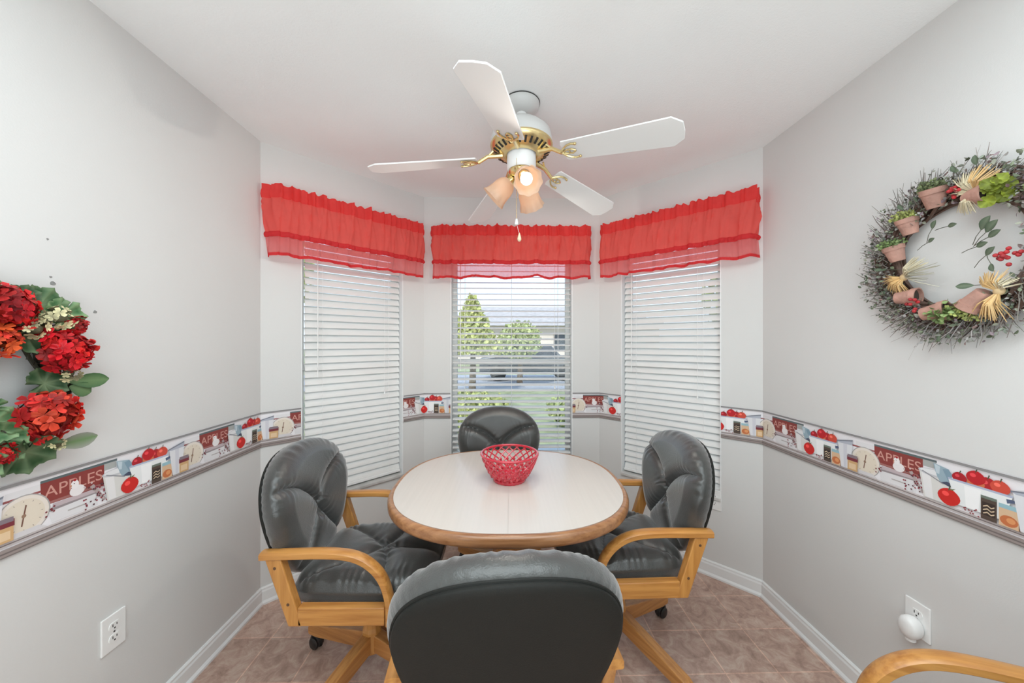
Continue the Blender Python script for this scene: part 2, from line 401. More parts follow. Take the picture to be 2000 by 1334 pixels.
# ------------------------------------------------------------------ valances
def arc_path(pts, step=.006):
    P = [Vector(p) for p in pts]; outp = []
    for a, b in zip(P[:-1], P[1:]):
        n = max(2, int((b - a).length / step))
        outp += [a.lerp(b, i / n) for i in range(n)]
    return outp + [P[-1]]
def valance(pts, lab, seed, z_top=2.206, pinch=(1, 1), lean=0.):
    r = random.Random(seed)
    P = arc_path(pts); n = len(P)
    for _ in range(6): P = [P[0]] + [(P[i - 1] + P[i] * 2 + P[i + 1]) / 4 for i in range(1, n - 1)] + [P[-1]]
    L = [0.]
    for a, b in zip(P[:-1], P[1:]): L.append(L[-1] + (b - a).length)
    T = L[-1]
    Nn = []
    for i in range(n):
        t = (P[min(i + 1, n - 1)] - P[max(i - 1, 0)]).normalized(); Nn.append(Vector((t.y, -t.x)))
    ph = [(r.uniform(40, 75), r.uniform(0, 6.28), r.uniform(.3, 1)) for _ in range(5)]
    hp = [(r.uniform(110, 170), r.uniform(0, 6.28), r.uniform(.4, 1)) for _ in range(4)]
    lo = [(r.uniform(8, 20), r.uniform(0, 6.28), r.uniform(.4, 1)) for _ in range(4)]
    def fs(a, s, sl=0., z=0.): return sum(w * math.sin(k * s + p + sl * z) for k, p, w in a) / len(a)
    cr = [(r.uniform(28, 40), r.uniform(0, 6.28), r.uniform(-2.5, 2.5), r.uniform(.6, 1)) for _ in range(2)] + [(r.uniform(60, 85), r.uniform(0, 6.28), r.uniform(-3, 3), .45)]
    def crease(s, z): return sum(w * (1 - abs(math.sin(k * s + p + sl * z + 1.3 * math.sin(9 * s + p)))) ** 3 for k, p, sl, w in cr)
    mid = (P[0] + P[-1]) / 2
    root = empty('valance', (mid.x, mid.y, 1.83), 0, lab, 'curtain', 'red ruffled valances over the bay windows')
    base = Vector((mid.x, mid.y, 1.83))
    def sheet(name, m, zs, fn, thick=False):
        vs = []; k = len(zs)
        for i in range(n):
            for j, z in enumerate(zs):
                d, dz = fn(L[i], z, i)
                p = P[i] + Nn[i] * d
                vs.append(Vector((p.x, p.y, z + dz)) - base)
        f = [(i * k + j, (i + 1) * k + j, (i + 1) * k + j + 1, i * k + j + 1) for i in range(n - 1) for j in range(k - 1)]
        return MB().add(vs, f).build(name, M[m], root, ang=80)
    zh, zb1, zb0, zr = z_top - .066, 1.963, 1.934, 1.836
    def edge(s):
        return min(1, min(s, T - s) / .03)
    def droop(s): return .008 * fs(lo, s)
    def g(s, v, z): return .003 * fs(hp, s) * (1 - v) + (.010 + .010 * v) * fs(ph, s * (1 - .05 * v), 1.5, z) + .010 * math.sin(PI * v) + .026 * (1 - .4 * v) * crease(s, 5 * (z - zh))
    def f_panel(s, z, i):
        v = (zh - z) / (zh - zb1); return (g(s, v, z), lean * s + droop(s) * v * .4)
    def f_head(s, z, i):
        v = (z - zh) / .066
        return (g(s, 0, zh) + .003 + .005 * math.sin(PI * min(1, v * 1.6)) + .010 * v * fs(hp, s), (.014 * fs(hp, s) + .014 * fs(ph, s) + .006 * crease(s, 0)) * max(0, v - .4) - (.004 if v < .05 else 0) + lean * s)
    def f_band(s, z, i):
        v = (z - zb0) / (zb1 - zb0)
        return (g(s, 1, zb1) + .003 + .007 * math.sin(PI * v) + .012 * math.sin(PI * v) * fs(hp, s * 1.4), lean * s + .4 * droop(s))
    def f_ruf(s, z, i):
        v = (zb0 - z) / (zb0 - zr)
        return (g(s, 1, zb1) + (.002 + .026 * v) * (fs(ph, s + .3) + .6 * fs(hp, s * .6)), lean * s + droop(s) * (.4 + 1.2 * v) + .012 * v * fs(ph, s * .7))
    sheet('header', 'header', [zh + .066 * k / 8 for k in range(9)], f_head)
    sheet('panel', 'cloth', [zb1 + (zh - zb1) * k / 14 for k in range(15)], f_panel)
    sheet('shirred_band', 'band', [zb0 + (zb1 - zb0) * k / 5 for k in range(6)], f_band)
    sheet('ruffle', 'ruffle', [zr + .016 + (zb0 - zr - .016) * k / 9 for k in range(10)], f_ruf)
    sheet('hem', 'band', [zr + .017 * k / 3 for k in range(4)], f_ruf)
    rp = [(p.x - base.x - Nn[i].x * .012, p.y - base.y - Nn[i].y * .012, zh + .014 - base.z) for i, p in enumerate(P) if i % 6 == 0 or i == n - 1]
    MB().tube(rp, .006, 6).build('rod', M['rod'], root)
OFF = .085
def wp(W, a, off=OFF): p = W.pt(a, off); return (p.x, p.y)
valance([wp(W_la, .03, .018), wp(W_la, .045, OFF), wp(W_la, .93, OFF), wp(W_la, .935, OFF - .02)], 'red ruffled valance above the left angled window, its end hugging the wall', 3)
valance([wp(W_back, .09, .06), wp(W_back, .085, OFF), wp(W_back, 1.195, OFF), wp(W_back, 1.19, .06)], 'red ruffled valance hanging straight above the middle window', 11)
valance([wp(W_ra, WLENR - .935, OFF - .03), wp(W_ra, WLENR - .94, OFF), wp(W_ra, WLENR - .04, OFF), wp(W_ra, WLENR - .02, .02)], 'red ruffled valance above the right angled window, gathered at its outer end', 23)

# ------------------------------------------------------------------ wallpaper border: repeat of 0.51 m, drawn as coloured paper shapes
REP = .51; BZ0, BZ1 = .828, 1.012
def ell(cx, cy, rx, ry, n=20, a0=0.): return [(cx + rx * math.cos(a0 + 2 * PI * i / n), cy + ry * math.sin(a0 + 2 * PI * i / n)) for i in range(n)]
def rect(a, b, c, d): return [(a, c), (b, c), (b, d), (a, d)]
def srgb(r, g, b): return tuple(((c / 255 + .055) / 1.055) ** 2.4 if c > 10 else c / 3294 for c in (r, g, b))
def motif():
    S = []; r = random.Random(5)
    def A(p, c): S.append((p, srgb(*c)))
    def apple(x, y, q, c=(196, 42, 40), st=True):
        A([(x + q * (1 + .06 * math.cos(2 * a)) * math.cos(a), y + q * (.92 + .08 * math.sin(a) ** 2) * math.sin(a)) for a in np.linspace(0, 2 * PI, 19)[:-1]], c)
        A(ell(x - q * .3, y + q * .3, q * .34, q * .28, 10), tuple(min(255, int(k * 1.1 + 34)) for k in c))
        if st: A([(x - .001, y + q * .75), (x + .001, y + q * .75), (x + .005, y + q * 1.3), (x + .002, y + q * 1.35)], (70, 80, 60))
    # back pails and cabinet
    A(rect(-.035, .045, .100, .160), (226, 224, 226)); A(rect(-.05, .04, .136, .142), (150, 84, 84))
    # sign
    A([(.036, .096), (.188, .092), (.192, .163), (.034, .160)], (137, 62, 58)); A([(.034, .160), (.228, .160), (.228, .168), (.034, .167)], (92, 104, 106))
    A([(.19, .14), (.225, .14), (.226, .161), (.19, .161)], (170, 172, 170))
    A(rect(.05, .18, .096, .103), (160, 105, 100))
    # scale with dial
    A(ell(0, .088, .056, .056, 30), (170, 166, 164)); A(ell(0, .088, .053, .053, 30), (232, 222, 212)); A(ell(0, .088, .044, .044, 26), (226, 214, 196))
    for k in range(12):
        a = k * PI / 6; A(rect(-.0009, .0009, -.003, .003), (150, 130, 120)) if False else A([(.038 * math.cos(a) + q * math.cos(a + w), .088 + .038 * math.sin(a) + q * math.sin(a + w)) for q, w in ((.003, 0), (.001, PI / 2), (.003, PI), (.001, -PI / 2))], (165, 150, 140))
    A([(-.006, .062), (-.003, .061), (.006, .115), (.003, .117)], (120, 84, 72)); A(ell(0, .088, .005, .005, 8), (150, 120, 100))
    A([(-.05, .036), (.05, .036), (.03, .05), (-.03, .05)], (214, 210, 212))
    # white carton
    A([(.058, .040), (.172, .040), (.166, .078), (.052, .074)], (224, 222, 224)); A([(.052, .074), (.166, .078), (.17, .084), (.06, .081)], (150, 140, 142)); A(rect(.095, .14, .056, .060), (178, 172, 170))
    A(rect(.06, .20, .082, .094), (192, 176, 180))
    # hen
    A(ell(.118, .108, .019, .016), (236, 230, 230)); A(ell(.112, .128, .010, .013), (240, 234, 234)); A([(.100, .126), (.104, .123), (.104, .130)], (190, 120, 60)); A(ell(.112, .141, .004, .004, 8), (170, 40, 44)); A(ell(.110, .131, .0015, .0015, 6), (40, 30, 30))
    # berry spray
    A([(.15, .105), (.16, .11), (.195, .05), (.188, .046)], (176, 160, 158))
    for k in range(56): A(ell(.172 + r.gauss(0, .026), .078 + r.gauss(0, .022), .0028, .0028, 6), r.choice(((126, 52, 62), (150, 60, 70), (96, 60, 66), (206, 190, 190))))
    for k in range(7): A(ell(.052 + r.gauss(0, .008), .09 + r.gauss(0, .010), .0028, .0028, 6), (120, 50, 56))
    # white pail with blue cloth
    A([(.196, .04), (.262, .04), (.278, .124), (.182, .128)], (218, 216, 212)); A([(.200, .042), (.222, .042), (.214, .122), (.188, .126)], (232, 230, 230)); A(ell(.229, .126, .049, .012), (196, 196, 200)); A(ell(.229, .128, .044, .008), (228, 228, 230))
    A([(.222, .160), (.262, .152), (.272, .134), (.262, .108), (.242, .100), (.232, .12), (.226, .14)], (150, 172, 184)); A([(.246, .148), (.262, .152), (.272, .134), (.262, .112)], (126, 152, 168)); A([(.225, .158), (.240, .153), (.238, .128), (.23, .13)], (190, 204, 212)); A([(.240, .104), (.262, .098), (.278, .100), (.276, .108), (.258, .112)], (72, 78, 98))
    A([(.19, .124), (.193, .126), (.25, .102), (.248, .099)], (140, 140, 146))
    # bowl with apples
    apple(.288, .136, .017, (170, 36, 44)); apple(.352, .139, .022, (176, 40, 44)); apple(.326, .134, .019, (205, 110, 74), False); apple(.326, .150, .021, (186, 36, 42)); apple(.378, .142, .020, (206, 76, 60))
    A([(.262, .122), (.402, .122), (.384, .052), (.282, .052)], (234, 236, 236)); A([(.262, .122), (.402, .122), (.404, .128), (.260, .128)], (176, 182, 204)); A([(.300, .117), (.338, .117), (.332, .054), (.304, .054)], (246, 246, 246)); A([(.392, .104), (.412, .112), (.412, .118), (.390, .116)], (86, 96, 122))
    for k in range(10): A(ell(.318 + r.gauss(0, .012), .048 + r.gauss(0, .005), .0024, .0024, 6), (140, 60, 66))
    # foreground apple
    apple(.263, .066, .027, (205, 44, 40)); A([(.262, .090), (.28, .097), (.272, .089)], (98, 110, 70))
    # dark label jar and peach jar
    A(rect(.338, .372, .038, .102), (84, 70, 62)); A(rect(.341, .369, .050, .088), (58, 48, 44))
    for k, z in enumerate((.056, .066, .076)): A([(.343, z), (.352, z + .006), (.36, z), (.367, z + .005), (.367, z + .001), (.36, z - .003), (.352, z + .002), (.343, z - .003)], (214, 190, 160))
    A(rect(.338, .372, .098, .106), (110, 120, 110))
    A(rect(.376, .418, .038, .094), (216, 182, 148)); A(ell(.396, .056, .018, .015), (196, 112, 70)); A(ell(.40, .058, .009, .008), (222, 150, 98)); A(rect(.376, .418, .088, .100), (150, 186, 196)); A(rect(.415, .419, .038, .095), (120, 90, 74))
    # white pitcher
    A([(.418, .040), (.458, .040), (.466, .140), (.404, .140)], (222, 222, 226)); A([(.430, .042), (.442, .042), (.444, .138), (.428, .138)], (206, 206, 214)); A([(.40, .138), (.466, .152), (.468, .160), (.398, .143)], (120, 124, 136)); A([(.402, .14), (.466, .154), (.466, .138), (.41, .136)], (176, 180, 192))
    # small jar with red lid
    A(rect(.446, .486, .038, .078), (206, 166, 118)); A(rect(.452, .48, .044, .066), (226, 196, 158)); A(rect(.444, .488, .076, .094), (120, 52, 60)); A(rect(.446, .486, .088, .100), (130, 116, 124))
    return S
SHAPES = motif()
def text_tris(body, size):
    cu = bpy.data.curves.new('t', 'FONT'); cu.body = body; cu.size = size; cu.align_x = 'CENTER'
    ob = bpy.data.objects.new('t', cu); col.objects.link(ob)
    bpy.context.view_layer.update()
    me = bpy.data.meshes.new_from_object(ob.evaluated_get(bpy.context.evaluated_depsgraph_get()))
    vs = [(v.co.x, v.co.y) for v in me.vertices]; fs = [tuple(p.vertices) for p in me.polygons]
    bpy.data.objects.remove(ob); bpy.data.curves.remove(cu); bpy.data.meshes.remove(me)
    return vs, fs
TXT = [(text_tris('APPLES', .046), (.114, .116), srgb(206, 150, 138))]
def border(name, runs):
    allv, allf, allc = [], [], []
    for (W, a, b, ph) in runs:                    # ph: s of one scale dial
        bm = bmesh.new(); lay = bm.verts.layers.float_vector.new('c')
        lev = [0]
        def face(vs2, c, z):
            vv = []
            for (x, y) in vs2:
                v = bm.verts.new((x, z, y)); v[lay] = c; vv.append(v)
            try: bm.faces.new(vv)
            except ValueError: pass
        face(rect(a, b, 0, BZ1 - BZ0), srgb(236, 233, 236), 0)
        k0 = math.floor((a - ph - .5) / REP); k1 = math.ceil((b - ph + .1) / REP)
        for k in range(k0, k1 + 1):
            o = ph + k * REP
            if o + .5 < a or o - .07 > b: continue
            for i, (p, c) in enumerate(SHAPES): face([(x + o, y) for x, y in p], c, .00012 * (i + 2))
            for ((vs2, fs2), (tx, ty), c) in TXT:
                for f in fs2: face([(vs2[j][0] + tx + o, vs2[j][1] + ty) for j in f], c, .00012 * 7.4)
        H = BZ1 - BZ0
        top = .00012 * (len(SHAPES) + 4)
        face(rect(a, b, 0, .022), srgb(150, 138, 134), top); face(rect(a, b, .009, .013), srgb(112, 102, 100), top + .0002); face(rect(a, b, .022, .036), srgb(196, 186, 184), .0002)
        face(rect(a, b, .028, .031), srgb(120, 108, 108), .00025); face(rect(a, b, H - .008, H), srgb(140, 138, 138), top); face(rect(a, b, 0, .003), srgb(120, 110, 106), top + .0002)
        for (co, no) in (((a, 0, 0), (-1, 0, 0)), ((b, 0, 0), (1, 0, 0))):
            g = bm.verts[:] + bm.edges[:] + bm.faces[:]
            bmesh.ops.bisect_plane(bm, geom=g, plane_co=co, plane_no=no, clear_outer=True)
        o = len(allv); bm.verts.index_update()
        for v in bm.verts:
            p = W.pt(v.co.x, .0008 + v.co.y * .35, BZ0 + v.co.z); allv.append(p); allc.append(tuple(v[lay]))
        for f in bm.faces: allf.append([o + v.index for v in f.verts])
        bm.free()
    mb = MB(); mb.add(allv, allf, None, None, allc)
    ob = mb.build(name, M['paper'], smooth=False, attr=True)
    # all paper faces look into the room
    return struct(ob)
sc_l = .972 - YN
border('trim_1', [(W_left, 0, W_left.L, sc_l), (W_la, 0, .19, sc_l - W_left.L)])
border('trim_2', [(W_la, .822, WLEN, WLEN - .265), (W_back, 0, -.393 - BL, -.265)])
border('trim_3', [(W_back, .501 - BL, BR - BL, .545 - BL), (W_ra, 0, WLENR - .822, .545 - BL - W_back.L)])
sr = YC - 1.345
border('trim_4', [(W_ra, WLENR - .20, WLENR, WLENR + sr - REP), (W_right, 0, W_right.L, sr)])

# ------------------------------------------------------------------ electrical outlets
def outlet(W, s, z, lab, plugged=False):
    X = W.X() @ Matrix.Translation((s, 0, z))
    loc = W.pt(s, 0, z)
    root = empty('electrical_outlet', loc, 0, lab, 'outlet')
    R = basis((0, 0, 0), W.u, -W.n, (0, 0, 1))
    MB().box((0, -.003, 0), (.073, .006, .117), None, R).build('cover_plate', M['white'], root, smooth=False, bevel=.0025)
    for sg in (1, -1):
        mb = MB(); zc = .0195 * sg
        oct_ = [(.0165 * math.cos(a) * 1.0, max(-.0125, min(.0125, .0165 * math.sin(a))) + zc) for a in np.linspace(0, 2 * PI, 25)[:-1]]
        mb.prism(oct_, 0, .0018, M['white'], R @ basis((0, -.006, 0), (1, 0, 0), (0, 0, 1), (0, -1, 0)))
        for dx, h in ((-.006, .009), (.006, .007)): mb.box((dx, -.0078, zc + .003), (.0022, .001, h), M['dark'], R)
        mb.box((0, -.0078, zc - .007), (.0045, .001, .0045), M['dark'], R)
        mb.build('socket_face', None, root, smooth=False)
    MB().lathe([(.0001, .0012), (.0025, .001), (.003, 0)], 10, None, R @ basis((0, -.006, 0), (1, 0, 0), (0, 0, 1), (0, -1, 0))).build('screw', M['steel'], root)
    return root
outlet(W_left, 1.187 - YN, .433, 'white double wall outlet with both sockets empty, low on the left wall')
outlet(W_right, YC - 1.168, .442, 'white wall outlet low on the right wall with a plug-in freshener in it')
outlet(W_ra, WLENR - .235, .455, 'small white wall outlet mostly hidden behind the backrest of the chair on the right')
# plug-in freshener
loc = W_right.pt(YC - 1.168, .008, .422)
fr = empty('plug_in_air_freshener', loc, 0, 'rounded white plug-in freshener in the lower socket of the right wall outlet', 'air freshener')
R = basis((0, 0, 0), W_right.u, -W_right.n, (0, 0, 1))
prof = [(.0005, .052), (.012, .051), (.021, .046), (.0255, .036), (.026, .02), (.0235, .006), (.020, 0), (.0005, 0)]
MB().lathe(prof, 28, None, R @ Matrix.Translation((0, 0, -.006)) @ basis((0, 0, 0), (1.12, 0, 0), (0, 0, 1.45), (0, -.85, 0))).build('body', M['white'], fr)
MB().box((0, -.032, -.034), (.018, .008, .003), None, R).build('vent_slot', M['dark'], fr, smooth=False, bevel=.001)
MB().lathe([(.0005, 0), (.012, 0), (.013, -.02), (.0005, -.022)], 16, None, R @ Matrix.Translation((0, -.020, -.030))).build('refill_bottle', M['white'], fr)

# ------------------------------------------------------------------ chairs
def poly_dist(px, pz, pts):
    best = np.full(px.shape, 9.); arc = np.zeros(px.shape); acc = 0.
    for (a, b) in zip(pts[:-1], pts[1:]):
        ax, az = a; dx, dz = b[0] - a[0], b[1] - a[1]; l2 = dx * dx + dz * dz; l = math.sqrt(l2)
        t = np.clip(((px - ax) * dx + (pz - az) * dz) / l2, 0, 1)
        d = np.hypot(px - ax - t * dx, pz - az - t * dz)
        k = d < best; best = np.where(k, d, best); arc = np.where(k, acc + t * l, arc); acc += l
    return best, arc
def bez(a, b, c, n=10): return [tuple((1 - t) ** 2 * a[i] + 2 * t * (1 - t) * b[i] + t * t * c[i] for i in (0, 1)) for t in np.linspace(0, 1, n)]
def pad_outline(a):
    zc = .765; n = 2.25
    ca, sa = math.cos(a), math.sin(a)
    if sa >= 0: return (.261 * math.copysign(abs(ca) ** (2 / n), ca), zc + .205 * abs(sa) ** (2 / n))
    n = 2.9; x = .261 * math.copysign(abs(ca) ** (2 / n), ca); d = .30 * abs(sa) ** (2 / n)
    return (x * (1 - .30 * (d / .30) ** 1.3), zc - d)
def make_back():
    NA, NR = 144, 40
    seams = [bez((0, .70), (.07, .845), (.265, .85)), bez((0, .70), (-.07, .845), (-.265, .85)),
             bez((0, .70), (.06, .61), (.17, .50)), bez((0, .70), (-.06, .61), (-.17, .50)),
             [(.0, .70), (.0, .66)]]
    OUT = [pad_outline(2 * PI * i / NA) for i in range(NA)]
    rho = [1 - (1 - k / NR) ** 1.5 for k in range(NR + 1)]
    cx, cz = 0., .745
    px = np.array([[cx + (o[0] - cx) * r for r in rho] for o in OUT]); pz = np.array([[cz + (o[1] - cz) * r for r in rho] for o in OUT])
    rr = np.array([rho] * NA); th = np.array([[2 * PI * i / NA] * (NR + 1) for i in range(NA)])
    d = np.full(px.shape, 9.); wr = np.zeros(px.shape)
    for si, s in enumerate(seams):
        q, arc = poly_dist(px, pz, s); 
        wr += np.sin(arc * 2 * PI / .021 + 2 * np.sin(arc * 40) + si) * np.exp(-(q / .030) ** 1.2) * (q > .003) * np.clip(arc / .03, 0, 1) * np.clip(.35 + .9 * np.sin(arc * 31 + 2.1 * si), 0, 1)
        d = np.minimum(d, q)
    dome = np.sqrt(np.clip(1 - rr ** 3.6, 0, 1))
    wrap = .55 * px ** 2
    front = .030 * dome + .037 * (1 - np.exp(-d / .015)) * np.clip((1 - rr) / .25, 0, 1) ** .5 + .0045 * wr * dome + .004 * np.sin(th * 46 + 3 * np.sin(th * 7)) * np.exp(-((1 - rr) / .10) ** 2) * (np.sin(th) > -.2) * (rr < .999) + wrap
    back = wrap - .046 * np.sqrt(np.clip(1 - rr ** 16, 0, 1)) - .0025 * np.sin(th * 52) * np.exp(-((1 - rr) / .08) ** 2) * (rr < .999)
    lean = math.radians(9); Rx = Matrix.Translation((0, -.238, .48)) @ Matrix.Rotation(lean, 4, 'X') @ Matrix.Translation((0, 0, -.48))
    vs = []; fs = []; k = NR + 1
    for i in range(NA):
        for j in range(k): vs.append((px[i, j], front[i, j], pz[i, j]))
    o = len(vs)
    for i in range(NA):
        for j in range(k - 1): vs.append((px[i, j], back[i, j], pz[i, j]))
    def B(i, j): return o + i * (k - 1) + j if j < k - 1 else i * k + j
    for i in range(NA):
        l = (i + 1) % NA
        for j in range(1, k - 1):
            fs.append((i * k + j, l * k + j, l * k + j + 1, i * k + j + 1)); fs.append((B(i, j), B(i, j + 1), B(l, j + 1), B(l, j)))
        fs.append((0, i * k + 1, l * k + 1)); fs.append((o, B(l, 1), B(i, 1)))
        # front/back centres share first ring's start vertex
    mb = MB(); used = sorted({i for f in fs for i in f}); mp = {g: h for h, g in enumerate(used)}
    mb.add([vs[g] for g in used], [tuple(mp[i] for i in f) for f in fs], None, Rx)
    # rear panel
    pn = MB(); sc = .94
    pts = [(o_[0] * sc, (o_[1] - .745) * sc + .745) for o_ in OUT]
    n = len(pts); rings = [(1.0, -.028), (1.0, -.046), (.985, -.0485), (.9, -.0495)] + [(q, -.050) for q in (.8, .7, .6, .5, .4, .3, .2, .1, 0.)]
    pv = [(p[0] * r, y + .55 * (p[0] * r) ** 2, .738 + (p[1] - .738) * r) for (r, y) in rings[:-1] for p in pts] + [(0, -.050, .738)]
    pf = [(r * n + i, r * n + (i + 1) % n, (r + 1) * n + (i + 1) % n, (r + 1) * n + i) for r in range(len(rings) - 2) for i in range(n)]
    nr = len(rings) - 2; pf += [(nr * n + i, nr * n + (i + 1) % n, (nr + 1) * n) for i in range(n)]
    pn.add(pv, pf, None, Rx)
    wl = MB(); wl.tube([Rx @ Vector((p[0] * 1.004, -.036 + .55 * p[0] ** 2, .738 + (p[1] - .738) * 1.004)) for p in pts], .0035, 6, None, True)
    return mb, pn, wl
def make_seat():
    n = 84; S = .219; y0, y1 = -.225, .288
    vs = []; fs = []
    u = np.linspace(-1, 1, n); U, V = np.meshgrid(u, u, indexing='ij')
    # square to rounded square
    e = 7.
    rad = (np.abs(U) ** e + np.abs(V) ** e) ** (1 / e); mxx = np.maximum(np.abs(U), np.abs(V)); k = np.where(rad > 1e-6, mxx / np.maximum(rad, 1e-6), 1)
    U2, V2 = U * k, V * k
    X = S * U2 * (1 - .04 * (V2 < 0) * (-V2)); Y = (y0 + y1) / 2 + (y1 - y0) / 2 * V2
    seams = [bez((0, .05), (.1, .12), (.25, .10)), bez((0, .05), (-.1, .12), (-.25, .10)), bez((0, .05), (.10, -.04), (.19, -.20)), bez((0, .05), (-.10, -.04), (-.19, -.20)), [(0, .05), (0, .16), (.0, .31)]]
    d = np.full(X.shape, 9.); wr = np.zeros(X.shape)
    for si, s in enumerate(seams):
        q, arc = poly_dist(X, Y, s); d = np.minimum(d, q)
        wr += np.sin(arc * 2 * PI / .036 + 3 * np.sin(arc * 27) + si) * np.exp(-(q / .030) ** 1.2) * (q > .004) * np.clip(.3 + .9 * np.sin(arc * 29 + 1.7 * si), 0, 1)
    mx = mxx
    dome = np.sqrt(np.clip(1 - mx ** 6, 0, 1))
    side = np.exp(-((1 - np.abs(U)) / .28) ** 2)
    Z = .487 + .030 * dome + .024 * (1 - np.exp(-d / .025)) * np.clip((1 - mx) / .25, 0, 1) ** .5 + .0035 * wr * dome + .004 * np.sin(Y * 170 + 3 * np.sin(Y * 37)) * side * dome - .010 * np.clip(V, 0, 1) ** 4
    for i in range(n):
        for j in range(n): vs.append((X[i, j], Y[i, j], Z[i, j]))
    fs = [(i * n + j, (i + 1) * n + j, (i + 1) * n + j + 1, i * n + j + 1) for i in range(n - 1) for j in range(n - 1)]
    per = [(i, 0) for i in range(n)] + [(n - 1, j) for j in range(1, n)] + [(i, n - 1) for i in range(n - 2, -1, -1)] + [(0, j) for j in range(n - 2, 0, -1)]
    o = len(vs); m = len(per)
    for (off, z) in ((1.012, .482), (1.006, .476), (1.0, .445), (.97, .438)):
        for (i, j) in per: vs.append((X[i, j] * off, (Y[i, j] - .035) * off + .035, z))
    for q in range(m):
        w = (q + 1) % m
        fs.append((per[q][0] * n + per[q][1], per[w][0] * n + per[w][1], o + w, o + q))
        for r in range(3): fs.append((o + r * m + q, o + r * m + w, o + (r + 1) * m + w, o + (r + 1) * m + q))
    fs.append(tuple(o + 3 * m + q for q in range(m)))
    return MB().add(vs, fs)
RECT = [(1, -.5), (1, .35), (.8, .55), (.4, .68), (0, .72), (-.4, .68), (-.8, .55), (-1, .35), (-1, -.5), (-.85, -.68), (.85, -.68)]
def arm_path():
    pts = [(-.285, .640), (-.18, .643), (-.08, .645), (-.01, .642), (.04, .632), (.08, .613), (.115, .583), (.14, .545), (.155, .50), (.161, .46), (.162, .40)]
    outp = []
    for i in range(len(pts) - 1):
        p0, p1, p2, p3 = pts[max(i - 1, 0)], pts[i], pts[i + 1], pts[min(i + 2, len(pts) - 1)]
        for t in np.linspace(0, 1, 5)[:-1]:
            outp.append(tuple(.5 * (2 * p1[k] + (p2[k] - p0[k]) * t + (2 * p0[k] - 5 * p1[k] + 4 * p2[k] - p3[k]) * t * t + (3 * p1[k] - p0[k] - 3 * p2[k] + p3[k]) * t ** 3) for k in (0, 1)))
    return outp + [pts[-1]]
def make_chair():
    root = empty('swivel_armchair')
    b, pn, wl = make_back()
    bk = b.build('backrest', M['leather'], root, ang=70)
    pan = pn.build('back_panel', M['vinyl'], bk, ang=50)
    wl.build('welt', M['vinyl'], bk)
    make_seat().build('seat', M['leather'], root, ang=60)
    for sx in (-1, 1):
        mb = MB(); P = [(sx * .247, y, z) for y, z in arm_path()]
        mb.tube(P, .0215, 8, None, False, None, None, [(x, y * .85) for x, y in RECT], (0, -.5, 1) if False else None)
        mb.build('armrest', M['oakY'], root, ang=35)
        mb = MB(); xs = sx * .247; w = .016
        mb.prism([(-.268, .630), (-.213, .630), (-.138, .398), (-.187, .398)], xs - w, xs + w, None, basis((0, 0, 0), (0, 1, 0), (0, 0, 1), (1, 0, 0)))
        po = mb.build('rear_post', M['oakZ'], root, smooth=False, bevel=.004)
        for (y, z) in ((-.233, .60), (-.187, .475)):
            MB().lathe([(.0001, .001), (.005, .001), (.0055, 0)], 10, None, basis((xs + sx * w, y, z), (0, 1, 0), (0, 0, 1), (sx, 0, 0))).build('wood_plug', M['plug'], po)
        mb = MB(); mb.box((xs, -.005, .431), (.032, .30, .064))
        mb.build('side_rail', M['oakY'], root, smooth=False, bevel=.004)
    mb = MB(); mb.box((0, .115, .420), (.465, .03, .035)); mb.box((0, -.14, .420), (.465, .03, .035))
    mb.build('cross_rail', M['oakX'], root, smooth=False, bevel=.003)
    mb = MB(); mb.box((0, -.02, .386), (.17, .22, .034)); mb.lathe([(.0001, .37), (.05, .37), (.05, .352), (.026, .345), (.026, .27), (.0001, .27)], 20)
    mb.build('swivel_plate', M['steel'], root, bevel=.002)
    mb = MB(); mb.lathe([(.0001, .31), (.034, .31), (.036, .30), (.036, .20), (.040, .185), (.040, .10), (.034, .092), (.0001, .092)], 8)
    mb.build('column', M['oakZ'], root, smooth=False, bevel=.003)
    for k in range(4):
        mb = MB(); w = .022
        mb.prism([(.02, .105), (.30, .066), (.345, .066), (.350, .074), (.350, .100), (.33, .112), (.02, .178)], -w, w, None, basis((0, 0, 0), (1, 0, 0), (0, 0, 1), (0, -1, 0)))
        leg = mb.build('leg', M['oakX'], root, smooth=False, bevel=.004)
        leg.rotation_euler = (0, 0, k * PI / 2)
        mb = MB(); mb.lathe([(.0001, .07), (.006, .07), (.006, .045), (.0001, .045)], 8, None, Matrix.Translation((.322, 0, 0)))
        for sy in (-1, 1):
            mb.lathe([(.0001, -.009), (.020, -.009), (.0255, -.005), (.0255, .005), (.020, .009), (.0001, .009)], 20, None, Matrix.Translation((.322, sy * .0125, .0257)) @ Matrix.Rotation(PI / 2, 4, 'X'))
        mb.tube([(.322 + .022 * math.cos(a), 0, .0257 + .030 * math.sin(a)) for a in np.linspace(-.3, PI + .3, 12)], .012, 8)
        mb.build('caster', M['rubber'], leg)
    return root
chair = make_chair()
G = 'oak and charcoal leather swivel armchairs in the breakfast nook'
def place(o, x, y, facing, base, lab, tilt=0.):
    o.location = (x, y, 0); o.rotation_euler = (0, 0, facing)
    for ch in o.children:
        if ch.name.startswith('leg'): ch.rotation_euler.z += base - facing
        if tilt and ch.name.startswith('backrest'):
            T = Matrix.Translation((0, -.238, .48)) @ Matrix.Rotation(math.radians(tilt), 4, 'X') @ Matrix.Translation((0, .238, -.48))
            ch.matrix_local = T
    tag(o, lab, 'chair', G); return o
R_ = math.radians
